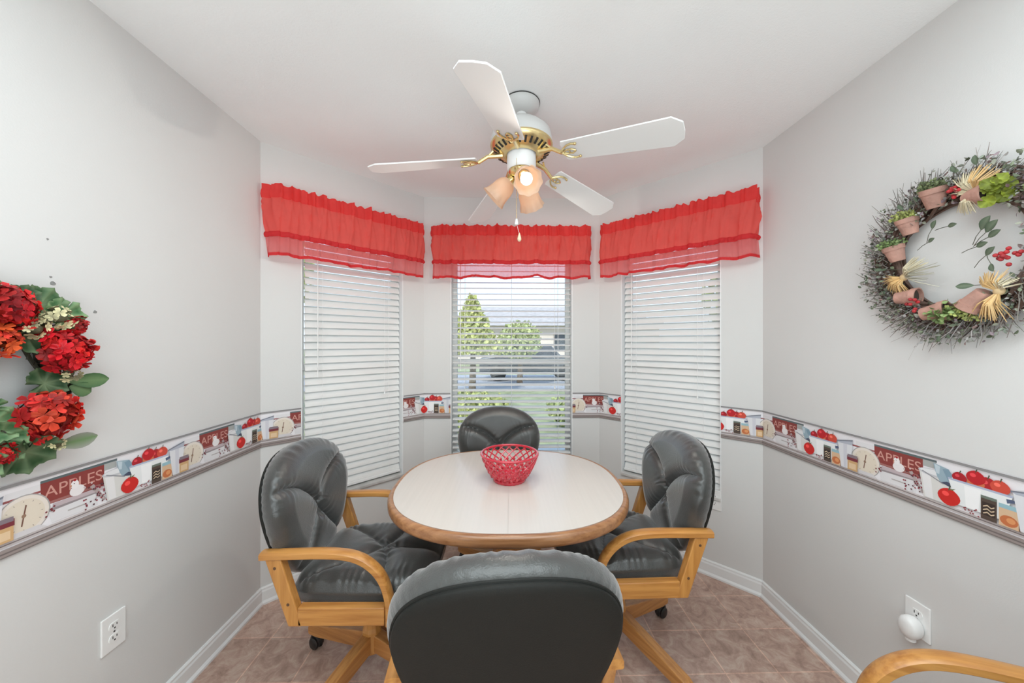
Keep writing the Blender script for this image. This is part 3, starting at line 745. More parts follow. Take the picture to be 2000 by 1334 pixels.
spots = [(-.555, 1.495, R_(-91), R_(67), 'charcoal leather and oak swivel armchair drawn up to the left side of the table', 0),
         (.515, 1.60, R_(91), R_(31), 'charcoal leather and oak swivel armchair drawn up to the right side of the table', 0),
         (-.03, 2.0, R_(181), R_(45), 'charcoal leather swivel armchair at the far side of the table, before the middle window', 0),
         (-.012, 1.073, R_(4), R_(52), 'charcoal swivel armchair seen from behind, its dark back turned to the camera', 7),
         (.94, .57, R_(68), R_(45), 'swivel armchair by the right wall, only its bent oak arm and seat corner showing', 0)]
protos = [chair] + [copy_tree(chair) for _ in spots[1:]]
for o, s in zip(protos, spots): place(o, s[0], s[1], s[2], s[3], s[4], s[5])

# ------------------------------------------------------------------ table
TX, TY, TA, TB, TN, TZ = .02, 1.64, .52, .48, 2.4, .74
def sup(a, b, n=TN, k=120): return [(a * math.copysign(abs(math.cos(t)) ** (2 / n), math.cos(t)), b * math.copysign(abs(math.sin(t)) ** (2 / n), math.sin(t))) for t in np.linspace(0, 2 * PI, k + 1)[:-1]]
tb = empty('dining_table', (TX, TY, 0), R_(-1), 'oval cream laminate dining table with a thick oak edge in the middle of the nook', 'table')
mb = MB(); mb.prism(sup(TA - .022, TB - .022), TZ - .03, TZ); top = mb.build('tabletop', M['laminate'], tb, smooth=False)
MB().box((0, 0, TZ + .0001), (.0016, 2 * TB - .046, .0004)).build('leaf_seam', M['seam'], top, smooth=False)
mb = MB(); rim = [(-.020, .0), (-.012, .0005), (-.004, -.004), (0, -.012), (0, -.030), (-.004, -.040), (-.012, -.046), (-.05, -.046), (-.05, -.031), (-.024, -.031), (-.0225, -.002)]
k = 120; n = len(rim); vs = []
for (dx, dz) in rim: vs += [(x, y, TZ + dz) for x, y in sup(TA + dx, TB + dx)]
fs = [(r * k + i, r * k + (i + 1) % k, ((r + 1) % n) * k + (i + 1) % k, ((r + 1) % n) * k + i) for r in range(n) for i in range(k)]
mb.add(vs, fs).build('oak_edge', M['oakrim'], tb, ang=50)
mb = MB(); ax, ay = .26, .24
for (c, d) in (((0, -ay, .664), (2 * ax, .02, .06)), ((0, ay, .664), (2 * ax, .02, .06)), ((-ax, 0, .664), (.02, 2 * ay, .06)), ((ax, 0, .664), (.02, 2 * ay, .06))): mb.box(c, d)
mb.build('apron', M['oakX'], tb, smooth=False, bevel=.002)
mb = MB(); mb.lathe([(.0001, .69), (.13, .69), (.13, .665), (.06, .64), (.05, .56), (.062, .45), (.072, .36), (.06, .27), (.066, .2), (.066, .1), (.0001, .1)], 32)
mb.build('pedestal', M['oakZ'], tb)
for k in range(4):
    mb = MB(); w = .028
    mb.prism([(.03, .10), (.12, .085), (.19, .035), (.21, .001), (.25, .001), (.25, .03), (.19, .085), (.12, .15), (.03, .20)], -w, w, None, basis((0, 0, 0), (1, 0, 0), (0, 0, 1), (0, -1, 0)))
    mb.build('leg', M['oakX'], tb, smooth=False, bevel=.006).rotation_euler = (0, 0, k * PI / 2)

# ------------------------------------------------------------------ red lattice bowl
bw = empty('lattice_bowl', (.024, 1.648, TZ + .0005), 0, 'red open lattice bowl with a footed base standing on the table', 'bowl')
def br_(z): return .071 + .060 * max(0, (z - .018) / .100) ** .62
MB().lathe([(.0001, .004), (.060, .004), (.066, 0), (.074, 0), (.077, .005), (.076, .012), (.071, .016), (.071, .022), (.0001, .020)], 48, None, None, None, lambda a, t: 1 + .012 * math.cos(24 * a)).build('foot', M['redglass'], bw)
mb = MB()
for sg in (1, -1):
    for i in range(20):
        p = []
        for t in np.linspace(0, 1, 22):
            z = .018 + .106 * t; a = 2 * PI * i / 20 + sg * t * 1.05
            r = br_(z) + .0012 * sg
            p.append((r * math.cos(a), r * math.sin(a), z))
        mb.tube(p, [.0043 - .0012 * t for t in np.linspace(0, 1, 22)], 6, None)
mb.build('lattice', M['redglass'], bw)
MB().torus((0, 0, .124), .131, .0055, None, 64, 10).build('rim', M['redglass'], bw)
mb = MB()
for row, (z, cnt) in enumerate(((.030, 20), (.046, 20), (.064, 20))):
    for i in range(cnt):
        a = 2 * PI * (i + .5 * (row % 2) + .25) / cnt; r = br_(z) - .001
        mb.ball((r * math.cos(a), r * math.sin(a), z), .0085 - .001 * row, None, 8, 6, (1, 1, 1.1))
mb.build('glass_knobs', M['redglass'], bw)

# ------------------------------------------------------------------ ceiling fan
FX, FY = .076, 1.564
fan = empty('ceiling_fan', (FX, FY, CEIL), 0, 'white five-blade ceiling fan with brass trim and three lit glass shades', 'ceiling fan')
def fz(z): return z - CEIL
mb = MB(); mb.lathe([(.0001, 0), (.078, 0), (.080, -.006), (.076, -.022), (.055, -.040), (.030, -.048), (.0001, -.048)], 40); cn = mb.build('canopy', M['fanbody'], fan)
MB().torus((0, 0, -.003), .080, .0022, None, 48, 6).build('shadow_gap', M['dark'], cn)  # dark ring painted in for the shade between canopy and ceiling
mb = MB(); mb.lathe([(.0001, -.045), (.011, -.045), (.011, -.10), (.02, -.105), (.0001, -.105)], 16); mb.ball((0, 0, -.052), .024)
mb.build('downrod', M['white'], fan)
mb = MB(); mb.lathe([(.0001, fz(2.350)), (.05, fz(2.348)), (.095, fz(2.335)), (.128, fz(2.305)), (.136, fz(2.275)), (.136, fz(2.250)), (.128, fz(2.243)), (.0001, fz(2.243))], 48); mh = mb.build('motor_housing', M['fanbody'], fan)
mb = MB(); mb.lathe([(.136, fz(2.254)), (.1385, fz(2.248)), (.136, fz(2.240)), (.118, fz(2.222)), (.085, fz(2.206)), (.070, fz(2.204)), (.070, fz(2.212)), (.0001, fz(2.215))], 48); rg = mb.build('brass_band', M['brasspale'], fan)
mb = MB()
for i in range(30):
    a = 2 * PI * i / 30
    X = Matrix.Rotation(a, 4, 'Z') @ Matrix.Translation((.113, 0, fz(2.2195))) @ Matrix.Rotation(math.radians(-30), 4, 'Y')
    mb.box((0, 0, 0), (.028, .009, .003), None, X)
mb.build('vent_slots', M['dark'], rg, smooth=False)
mb = MB(); mb.lathe([(.0001, fz(2.215)), (.064, fz(2.215)), (.064, fz(2.150)), (.058, fz(2.140)), (.0001, fz(2.140))], 36); mb.build('switch_housing', M['white'], fan)
mb = MB(); mb.lathe([(.0001, fz(2.141)), (.056, fz(2.141)), (.058, fz(2.132)), (.05, fz(2.118)), (.03, fz(2.104)), (.012, fz(2.098)), (.009, fz(2.088)), (.0001, fz(2.085))], 36); fit = mb.build('light_fitter', M['brass'], fan)
yaw = 1.245
for k, th in enumerate((193, 265, 337, 49, 121)):
    a = R_(90 - (th + yaw))                                 # math angle
    r0, r1 = .205, .650; z0, z1 = fz(2.172), fz(2.120)
    ln = math.hypot(r1 - r0, z1 - z0); dr = math.atan2(z0 - z1, r1 - r0)
    X = Matrix.Rotation(a, 4, 'Z') @ Matrix.Translation((r0, 0, z0)) @ Matrix.Rotation(dr, 4, 'Y') @ Matrix.Rotation(R_(-13), 4, 'X')
    # edge at larger clockwise angle (local -y) sits higher
    w0, w1 = .054, .070
    pts = [(0, -w0), (ln - .035, -w1), (ln, -w1 + .030), (ln + .004, 0), (ln, w1 - .030), (ln - .035, w1), (0, w0), (-.006, w0 - .012), (-.006, -w0 + .012)]
    bl = MB().prism(pts, -.003, .003, None, X).build('blade', M['blade'], fan, smooth=False, bevel=.0015)
    mb = MB(); Z = -.006
    def cur(P, r=.0042): mb.tube([X @ Vector((x, y, Z)) for x, y in P], r, 6)
    for sg in (1, -1):
        cur([(-.012, 0), (.0, .018 * sg), (.02, .034 * sg), (.04, .040 * sg), (.058, .036 * sg)])
        cur([(-.012, 0), (.012, .010 * sg), (.034, .012 * sg), (.05, .002 * sg)], .0035)
        mb.ball(X @ Vector((.058, .036 * sg, Z)), .006)
        # bracket arm to the hub
    A0 = Matrix.Rotation(a, 4, 'Z') @ Vector((.085, 0, fz(2.204))); A1 = X @ Vector((-.012, 0, Z))
    mid = Matrix.Rotation(a, 4, 'Z') @ Vector((.150, 0, fz(2.196)))
    mb.tube([A0, mid, A1], [.011, .009, .008], 8)
    for dy in (.012, -.012):
        b0 = Matrix.Rotation(a, 4, 'Z') @ Vector((.125, dy, fz(2.216)))
        mb.tube([b0, mid, A1], .0045, 6)
    mb.torus((0, 0, 0), .012, .003, None, 20, 6, X @ Matrix.Translation((.012, 0, Z)))
    mb.build('blade_bracket', M['brasspale'], bl)
def wave(a, t): return 1 + .045 * t ** 4 * math.cos(9 * a)
for (az, tag_) in ((170, 0), (279, 1), (24, 2)):
    a = R_(90 - (az + yaw)); dip = R_(42 if az != 170 else 37)
    d = Vector((math.cos(a) * math.cos(dip), math.sin(a) * math.cos(dip), -math.sin(dip)))
    hub = Vector((0, 0, fz(2.118))); s0 = hub + Vector((math.cos(a), math.sin(a), 0)) * .040 + Vector((0, 0, -.012))
    mb = MB(); mb.tube([hub + Vector((math.cos(a), math.sin(a), 0)) * .02, s0], .011, 10); mb.lathe([(.0001, -.004), (.019, -.004), (.024, .002), (.024, .020), (.018, .024), (.0001, .024)], 24, None, aim(s0, d))
    mb.build('socket_cup', M['brass'], fit)
    prof = [(.021, .014), (.030, .020), (.040, .034), (.046, .055), (.048, .080), (.051, .100), (.059, .120), (.0575, .1205), (.049, .1005), (.046, .080), (.044, .056), (.038, .036), (.028, .023)]
    sh = MB().lathe(prof, 54, None, aim(s0, d), None, lambda t, u: 1 + .05 * math.exp(-((u - .5) / .14) ** 2) * math.cos(9 * t)).build('shade', M['shade'], fan, ang=60)
    bp = s0 + d * .078
    mb = MB(); mb.ball(bp, .026, None, 20, 14); mb.tube([s0 + d * .02, s0 + d * .06], [.012, .016], 12)
    mb.build('bulb', M['bulb'], sh)
    li = bpy.data.lights.new('bulb_light', 'SPOT'); li.energy = 9.; li.color = (1, .92, .83); li.shadow_soft_size = .012; li.spot_size = R_(152); li.spot_blend = .6
    lo = bpy.data.objects.new('bulb_light', li); lo.location = Vector((FX, FY, CEIL)) + s0 + d * .108
    lo.rotation_euler = d.to_track_quat('-Z', 'Y').to_euler(); col.objects.link(lo)
def chain(x, y, z0, z1, zend=None):
    mb = MB()
    n = int((z0 - z1) / .006)
    mb.tube([(x, y, z0), (x, y, z1)], .0009, 5)
    for i in range(n): mb.ball((x, y, z0 - i * .006), .0016, None, 6, 4)
    return mb
cx, cy = .052 - FX, 1.505 - FY
ch = chain(cx, cy, fz(2.165), fz(1.905)); ch.build('pull_chain', M['brasspale'], fan)
ch = bpy.data.objects['pull_chain']
MB().lathe([(.0001, 0), (.004, -.001), (.008, -.02), (.008, -.026), (.0001, -.028)], 14, None, Matrix.Translation((cx, cy, fz(1.908)))).build('chain_knob', M['white'], ch)
MB().tube([(cx, cy, fz(1.885)), (cx + .012, cy, fz(1.845))], .0008, 5).build('lower_chain', M['white'], ch)
MB().lathe([(.0001, 0), (.0025, -.002), (.0085, -.024), (.0085, -.030), (.005, -.036), (.0001, -.038)], 16, None, Matrix.Translation((cx + .012, cy, fz(1.848)))).build('chain_knob', mat('cream_knob', (.85, .68, .45), .4, vary=.1), ch)

# ------------------------------------------------------------------ plants helpers
def leaf_round(mb, X, r, c0, c1, lob=7, cup=.25):
    n = 56; vs = [(0, 0, 0)]; cs = [c0]
    for q in (.3, .55, .8, .93, 1.):
        for i in range(n):
            a = 2 * PI * i / n
            vein = (.5 + .5 * math.cos(lob * a)) ** 3
            k = q * r * (1 + (.10 * q ** 3 * (abs(math.cos(lob * a / 2)) - .5) + .035 * math.cos(3 * lob * a) * q ** 4))
            if abs(a - PI) < .22: k *= .45
            z = cup * r * q * q + (.09 * math.cos(lob * a) + .05 * math.sin(2 * lob * a + 1)) * r * q * q
            vs.append((k * math.cos(a), k * math.sin(a), z))
            zone = .25 if .5 < q < .85 else 0.
            t = min(1, .25 + .55 * q * (1 - vein) + zone) if q < .97 else .55
            cs.append(tuple(c0[j] * (1 - t) + c1[j] * t for j in range(3)))
    fs = [(0, 1 + i, 1 + (i + 1) % n) for i in range(n)]
    for g in range(4): fs += [(1 + g * n + i, 1 + (g + 1) * n + i, 1 + (g + 1) * n + (i + 1) % n, 1 + g * n + (i + 1) % n) for i in range(n)]
    mb.add(vs, fs, None, X, cs)
def leaf_long(mb, X, L, W, c0, c1, bend=.2):
    n = 6; vs = []; cs = []
    for i in range(n + 1):
        t = i / n; w = W * math.sin(PI * min(1, t * .96 + .03)) ** .8
        for s in (-1, 0, 1):
            vs.append((t * L, s * w, bend * L * t * (1 - t) + (abs(s) * w * .3))); cs.append(c0 if s == 0 else c1)
    fs = [(i * 3 + s, (i + 1) * 3 + s, (i + 1) * 3 + s + 1, i * 3 + s + 1) for i in range(n) for s in (0, 1)]
    mb.add(vs, fs, None, X, cs)
def floret(mb, X, r, c, rr):
    for k in range(5):
        a = 2 * PI * k / 5 + rr.uniform(-.15, .15); q = rr.uniform(.85, 1.1)
        v = rr.uniform(.75, 1.15); cc = tuple(min(1, x * v) for x in c); dk = tuple(x * .55 for x in cc)
        P = [(0, 0, -.002), (.55, -.28, .10), (1., -.26, .22), (1.08, 0, .20), (1., .26, .22), (.55, .28, .10)]
        Q = X @ Matrix.Rotation(a, 4, 'Z')
        mb.add([(p[0] * r * q, p[1] * r * q * 1.25, p[2] * r) for p in P], [(0, 1, 2, 3), (0, 3, 4, 5)], None, Q, [dk, cc, cc, cc, cc, cc])
def cluster(name, root, base, c, nrm, r, colr, seed, cnt=48):
    rr = random.Random(seed); mb = MB(); n = Vector(nrm).normalized(); Q = n.to_track_quat('Z', 'Y')
    mb.ball(c - base, r * .5, None, 12, 8, (1, 1, 1), None, tuple(x * .12 for x in colr))
    for i in range(cnt):
        z = 1 - 1.5 * (i + .5) / cnt; a = i * 2.39996 + rr.uniform(-.3, .3)
        s = math.sqrt(max(0, 1 - z * z)); d = Vector((s * math.cos(a), s * math.sin(a), z))
        rad = r * rr.uniform(.66, 1.12)
        p = c - base + Q @ Vector((d.x * rad, d.y * rad, d.z * rad * .72))
        d = (Q @ d + Vector([rr.uniform(-.45, .45) for _ in range(3)])).normalized()
        v = rr.choice((.35, .6, .85, 1., 1.15))
        floret(mb, aim(p, d, rr.uniform(0, 6)), r * rr.uniform(.30, .46), (min(1, colr[0] * v), colr[1] * v * (rr.uniform(.6, 2.2) if colr[1] < .3 else 1), colr[2] * v), rr)
    return mb.build(name, M['plant'], root, attr=True, smooth=False)

# ------------------------------------------------------------------ geranium wreath (left wall)
GC = Vector((XL, .875, 1.285))
gw = empty('geranium_wreath', GC, 0, 'red geranium wreath with round green leaves hanging on the left wall', 'wreath')
rr = random.Random(12)
mb = MB()
for i in range(16):
    ph = rr.uniform(0, 6.28); k = rr.choice((2, 3, 4)); R0 = rr.uniform(.115, .165)
    mb.tube([(.028 + .016 * math.sin(k * a + ph), (R0 + .014 * math.cos(k * a + ph)) * math.cos(a), (R0 + .014 * math.cos(k * a + ph)) * math.sin(a)) for a in np.linspace(0, 2 * PI, 50)[:-1]], .005, 5, None, True, None, (.05 * rr.uniform(.6, 1.4), .035, .022))
for i in range(140):
    a = rr.uniform(0, 6.28); q = rr.uniform(.10, .18); p = Vector((rr.uniform(.02, .05), q * math.cos(a), q * math.sin(a)))
    d = Vector((rr.uniform(.1, .6), rr.uniform(-1, 1), rr.uniform(-1, 1))).normalized()
    mb.tube([p, p + d * rr.uniform(.02, .05)], .0016, 4, None, False, None, (.03, .025, .015))
mb.build('vine_ring', M['plant'], gw, attr=True)
red = (.74, .014, .022); ored = (.88, .07, .03)
CL = [((.900, 1.468), .050, red), ((.880, 1.385), .038, ored), ((1.000, 1.357), .053, red), ((.962, 1.187), .057, (.82, .035, .03)), ((1.040, 1.430), .024, red),
      ((.80, 1.45), .054, red), ((.735, 1.33), .056, red), ((.76, 1.18), .056, (.8, .03, .03)), ((.885, 1.105), .025, red)]
for i, ((y, z), r, c) in enumerate(CL):
    p = Vector((XL + (.075 if r > .05 else .06), y, z)); n = (1, (y - .875) * 1.2, (z - 1.285) * 1.2)
    cluster('flower_cluster', gw, GC, p, n, r, c, 100 + i, int(22 + 560 * r))
for i, ((y, z), r) in enumerate((((.992, 1.450), .030), ((.942, 1.415), .026), ((.965, 1.437), .02), ((1.012, 1.295), .022), ((.985, 1.105), .02))):
    cluster('cream_blossoms', gw, GC, Vector((XL + .07, y, z)), (1, .1, .3), r, (.80, .74, .42), 300 + i, 12)
LV = [(.975, 1.480, .050), (1.015, 1.458, .044), (.935, 1.498, .030), (.950, 1.398, .050), (.905, 1.425, .034), (.978, 1.270, .042), (1.008, 1.280, .028), (.935, 1.098, .056), (.895, 1.118, .048), (.878, 1.18, .045), (.89, 1.148, .042),
      (.84, 1.09, .05), (.78, 1.10, .05), (.73, 1.24, .05), (.71, 1.40, .05), (.77, 1.49, .045), (.86, 1.505, .04), (1.028, 1.398, .028), (.872, 1.222, .03)]
for i, (y, z, r) in enumerate(LV):
    mb = MB(); d = Vector((1, -.35 + (y - .875) * 1.5 + rr.uniform(-.3, .3), (z - 1.285) * 1.4 + rr.uniform(-.3, .3)))
    p = Vector((rr.uniform(.035, .055), y - GC.y, z - GC.z))
    g = rr.choice((.5, .8, 1., 1.2))
    leaf_round(mb, aim(p, d, rr.uniform(0, 6)), r, (.30 * g, .42 * g, .22 * g), (.018 * g, .09 * g, .025 * g))
    mb.build('leaf', M['plant'], gw, attr=True, ang=80)
for (y, z, dy, dz, L) in ((1.03, 1.268, 1, .02, .085), (1.0, 1.095, 1, .10, .085), (1.03, 1.255, 1, -.5, .05)):
    mb = MB(); leaf_long(mb, basis((.05, y - GC.y, z - GC.z), Vector((.25, dy, dz)).normalized(), Vector((0, -dz, dy)).normalized(), (1, 0, 0)), L, .022, (.13, .22, .09), (.05, .12, .045) if L < .1 and z > 1.2 else (.25, .26, .22))
    mb.build('long_leaf', M['plant'], gw, attr=True, ang=80)

# ------------------------------------------------------------------ grapevine wreath with flowerpots (right wall)
HC = Vector((XR, 1.045, 1.650))
hw = empty('grapevine_wreath', HC, 0, 'twiggy grapevine wreath with little clay pots and straw bows on the right wall', 'wreath')
rr = random.Random(31)
def hp(y, z, off): return Vector((-off, y - HC.y, z - HC.z))
def ringpt(a, r, off): return Vector((-off, -r * math.cos(a), r * math.sin(a)))     # a: 0 = right as seen, ccw as seen
mb = MB()
for i in range(26):
    ph = rr.uniform(0, 6.28); k = rr.choice((2, 3, 4, 5)); R0 = rr.uniform(.165, .225); g = rr.uniform(.6, 1.3)
    mb.tube([ringpt(a, R0 + .016 * math.cos(k * a + ph), .020 + .016 * math.sin(k * a + ph)) for a in np.linspace(0, 2 * PI, 64)[:-1]], rr.uniform(.003, .0055), 5, None, True, None, (.11 * g, .066 * g, .05 * g))
mb.build('vine_ring', M['plant'], hw, attr=True)
mb = MB()
for i in range(620):
    a = rr.uniform(0, 2 * PI); r = rr.uniform(.17, .235); p = ringpt(a, r, rr.uniform(.02, .05))
    sw = rr.gauss(-.55, .45)
    d = ringpt(a, 1, 0) * 1. + ringpt(a + PI / 2, 1, 0) * sw + Vector((rr.uniform(-.35, .05), 0, 0)); d.normalize()
    L = rr.uniform(.03, .075) + .045 * max(0, math.sin(3 * a + 1)) * rr.random(); g = rr.uniform(.5, 1.5); e = p + d * L + Vector([rr.uniform(-.008, .008) for _ in range(3)])
    mid_ = p.lerp(e, .5) + Vector([rr.uniform(-.004, .004) for _ in range(3)])
    c = rr.choice(((.17, .15, .13), (.24, .22, .19), (.12, .09, .08), (.30, .28, .27)))
    mb.tube([p, mid_, e], [.0014, .0012, .0006], 4, None, False, None, tuple(x * g for x in c))
mb.build('twig_spray', M['plant'], hw, attr=True)
mb = MB()
pal = [(.34, .36, .28), (.40, .38, .37), (.17, .20, .13), (.12, .15, .09), (.25, .19, .21), (.30, .31, .25), (.11, .12, .08), (.20, .13, .12), (.36, .36, .33), (.22, .25, .20)]
for i in range(2600):
    a = rr.uniform(0, 2 * PI); r = min(.272, max(.160, rr.gauss(.215, .034))); p = ringpt(a, r, rr.uniform(.015, .06))
    d = Vector((rr.uniform(-1, .3), rr.uniform(-1, 1), rr.uniform(-1, 1))).normalized(); g = rr.uniform(.6, 1.3)
    c = tuple(x * g for x in rr.choice(pal)); L = rr.uniform(.007, .016)
    leaf_long(mb, aim(p, d, rr.uniform(0, 6)) @ Matrix.Rotation(-PI / 2, 4, 'Y'), L, L * .3, c, c)
mb.build('dried_foliage', M['plant'], hw, attr=True, smooth=False)
def pot(y, z, dy, dz, kind, s=1., off=.045, do=.25):
    p = hp(y, z, off); d = Vector((-do, dy, dz)).normalized(); X = aim(p, d)
    prof = [(.0001, 0), (.0195, 0), (.027, .042), (.0295, .042), (.031, .058), (.0265, .058), (.0255, .045), (.0001, .045)]
    po = MB().lathe([(a * s, (b - .03) * s) for a, b in prof], 28, None, X).build('flowerpot', M['terracotta'], hw, ang=45)
    MB().lathe([(.0001, .022 * s), (.025 * s, .018 * s)], 16, None, X).build('soil', M['soil'], po)
    if kind:
        q = MB(); r2 = random.Random(int(y * 1e4 + z * 1e3))
        for i in range(90 if kind != 'basil' else 14):
            u = Vector((r2.gauss(0, .5), r2.gauss(0, .5), 1)).normalized(); Lh = r2.uniform(.012, .04) * s
            b0 = X @ Vector((u.x * .02, u.y * .02, .016 * s)); e = X @ Vector((u.x * (.02 + Lh), u.y * (.02 + Lh), .02 * s + u.z * Lh))
            g = r2.uniform(.6, 1.4)
            c = {'sage': (.15, .18, .08), 'lime': (.32, .35, .10), 'green': (.18, .25, .09), 'basil': (.26, .32, .03)}[kind]; c = tuple(x * g for x in c)
            if kind == 'basil': leaf_round(q, aim(e, (e - b0) + Vector((-.03, 0, 0)), r2.uniform(0, 6)), .016, c, tuple(x * .5 for x in c), 4)
            else:
                q.tube([b0, e], .0009, 4, None, False, None, tuple(x * .6 for x in c))
                for _ in range(3): leaf_long(q, aim(e.lerp(b0, r2.uniform(0, .5)), Vector([r2.uniform(-1, 1) for _ in range(3)]), 0) @ Matrix.Rotation(-PI / 2, 4, 'Y'), .009, .0034, c, c)
        q.build('sprig', M['plant'], po, attr=True, smooth=False)
pot(1.088, 1.838, -.05, 1, 'sage', 1.05); pot(1.160, 1.772, .05, 1, 'lime', .95); pot(1.200, 1.690, .1, 1, 'green', .95)
pot(1.158, 1.532, -1, -.02, None, .95, .05, -.28); pot(1.082, 1.476, -1, .18, None, 1.0, .05, -.25); pot(.985, 1.500, .5, -.6, 'lime', 1.0, .05, .0)
pot(.975, 1.800, -1, -.12, 'basil', 1.0, .055, .2); pot(.86, 1.74, -.3, 1, 'sage'); pot(.84, 1.58, -.4, 1, 'green')
# green sprig beside the lower pots
mb = MB()
for i in range(110):
    p = hp(1.045 + rr.gauss(0, .018), 1.468 + rr.gauss(0, .013), .06 + rr.uniform(0, .02)); g = rr.uniform(.6, 1.3)
    leaf_long(mb, aim(p, Vector((-.7, rr.uniform(-1, 1), rr.uniform(-1, .6))), rr.uniform(0, 6)) @ Matrix.Rotation(-PI / 2, 4, 'Y'), .013, .005, (.30 * g, .38 * g, .16 * g), (.16 * g, .26 * g, .07 * g))
mb.build('succulent_sprig', M['plant'], hw, attr=True, smooth=False)
def bow(y, z, dirs, off=.055):
    p = hp(y, z, off); q = MB(); r2 = random.Random(int(y * 999))
    for (dy, dz, L, spread, n, c) in dirs:
        for i in range(int(n * 1.7)):
            a = math.atan2(dz, dy) + r2.gauss(0, spread); d = Vector((-r2.uniform(0, .35), math.cos(a), math.sin(a)))
            LL = L * r2.uniform(.65, 1.05); g = r2.uniform(.7, 1.2)
            m_ = p + d * LL * .5 + Vector((-.012, 0, 0)); e = p + d * LL + Vector((.01, 0, 0))
            q.tube([p, m_, e], [.0014, .0016, .0007], 4, None, False, None, tuple(x * g for x in c))
    q.ball(p, .010, None, 10, 6, (1, 1.2, 1.2), None, (.62, .45, .24))
    q.build('straw_bow', M['raffia'], hw, attr=True)
tan_, pale = (.70, .46, .20), (.66, .58, .40)
bow(1.165, 1.600, [(.95, -.25, .06, .25, 26, tan_), (-.75, .65, .075, .22, 26, pale), (.35, -.9, .06, .3, 18, tan_), (-1, .2, .10, .3, 10, (.5, .48, .38))])
bow(.985, 1.812, [(.2, 1, .065, .35, 30, pale), (-.45, .9, .07, .3, 24, tan_), (.35, -1, .06, .22, 26, pale), (1, .15, .06, .12, 3, pale)])
bow(.935, 1.520, [(.35, 1, .06, .3, 24, tan_), (.15, -1, .085, .22, 30, tan_), (-.6, .6, .05, .3, 10, pale)])
def berries(y, z, n=16):
    q = MB()
    for i in range(n):
        q.ball(hp(y + rr.gauss(0, .010), z + rr.gauss(0, .010), .055 + rr.uniform(0, .02)), .0055, None, 8, 6, (1, 1, 1), None, (.42 * rr.uniform(.7, 1.2), .03, .035))
    q.build('berry_cluster', M['plant'], hw, attr=True)
berries(1.022, 1.835); berries(.912, 1.612); berries(1.13, 1.512, 7)
for (y, z, dy, dz, L) in ((1.05, 1.735, -1, -.05, .04), (.985, 1.655, -1, .15, .045), (.965, 1.625, -.8, .6, .045), (.955, 1.60, -.4, -.8, .04), (.99, 1.545, 1, .05, .05), (.96, 1.675, -.9, .3, .05), (.965, 1.69, -.8, .6, .06),
                          (.975, 1.70, -.7, .8, .06), (1.13, 1.84, .3, 1, .03), (1.17, 1.83, .5, 1, .035), (1.19, 1.795, 1, .5, .035), (1.235, 1.64, 1, .2, .035), (1.03, 1.89, .3, 1, .035), (.985, 1.89, -.1, 1, .04), (1.22, 1.56, 1, -.3, .035), (1.07, 1.405, -.2, -1, .035), (1.05, 1.41, -.5, -1, .03), (1.09, 1.74, -.6, .8, .04), (1.10, 1.70, -.9, .3, .035)):
    mb = MB(); st = Vector((.1, dy, dz)).normalized(); mb.tube([hp(y, z, .05), hp(y, z, .045) - st * .02, hp(y, z, .03) - st * .045], .0011, 4, None, False, None, (.10, .10, .07))
    leaf_long(mb, basis(hp(y, z, .05), Vector((-.3, dy, dz)).normalized(), Vector((.1, -dz, dy)).normalized(), (-1, 0, 0)), L * .72, L * .18, (.14, .18, .12), (.065, .10, .06))
    mb.build('leaf', M['plant'], hw, attr=True, ang=80)

# ------------------------------------------------------------------ outside
mb = MB(); mb.box((0, 42, -.25), (120, 78, .1)); struct(mb.build('ground', M['lawn'], smooth=False))
mb = MB(); mb.box((0, 14.2, -.19), (120, 5.5, .04)); struct(mb.build('road', M['asphalt'], smooth=False))
mb = MB(); mb.box((0, 4.4, -.19), (120, 1.6, .04)); struct(mb.build('path', mat('pale_concrete', (.55, .55, .56), .85, vary=.12, vscale=(2, 2, 2)), smooth=False))
hs = empty('house', (3.5, 26, -.2), 0, 'pale pink house with a low grey roof across the road', 'house')
MB().box((0, 3, 1.45), (16, 6, 2.9)).build('wall', M['stucco'], hs, smooth=False)
mb = MB(); mb.add([(-8.7, -.7, 2.8), (8.7, -.7, 2.8), (8.7, 6.7, 2.8), (-8.7, 6.7, 2.8), (-5.5, 3, 4.5), (5.5, 3, 4.5)], [(0, 1, 5, 4), (2, 3, 4, 5), (1, 2, 5), (3, 0, 4), (3, 2, 1, 0)]); mb.build('roof', M['rooftile'], hs, smooth=False)
for x in (-5.5, -2, .8): MB().box((x, -.03, 1.6), (1.3, .08, 1.2)).build('window', M['hglass'], hs, smooth=False)
MB().box((5.2, -.04, 1.2), (3.6, .08, 2.2)).build('garage_door', M['trim'], hs, smooth=False, bevel=.01)
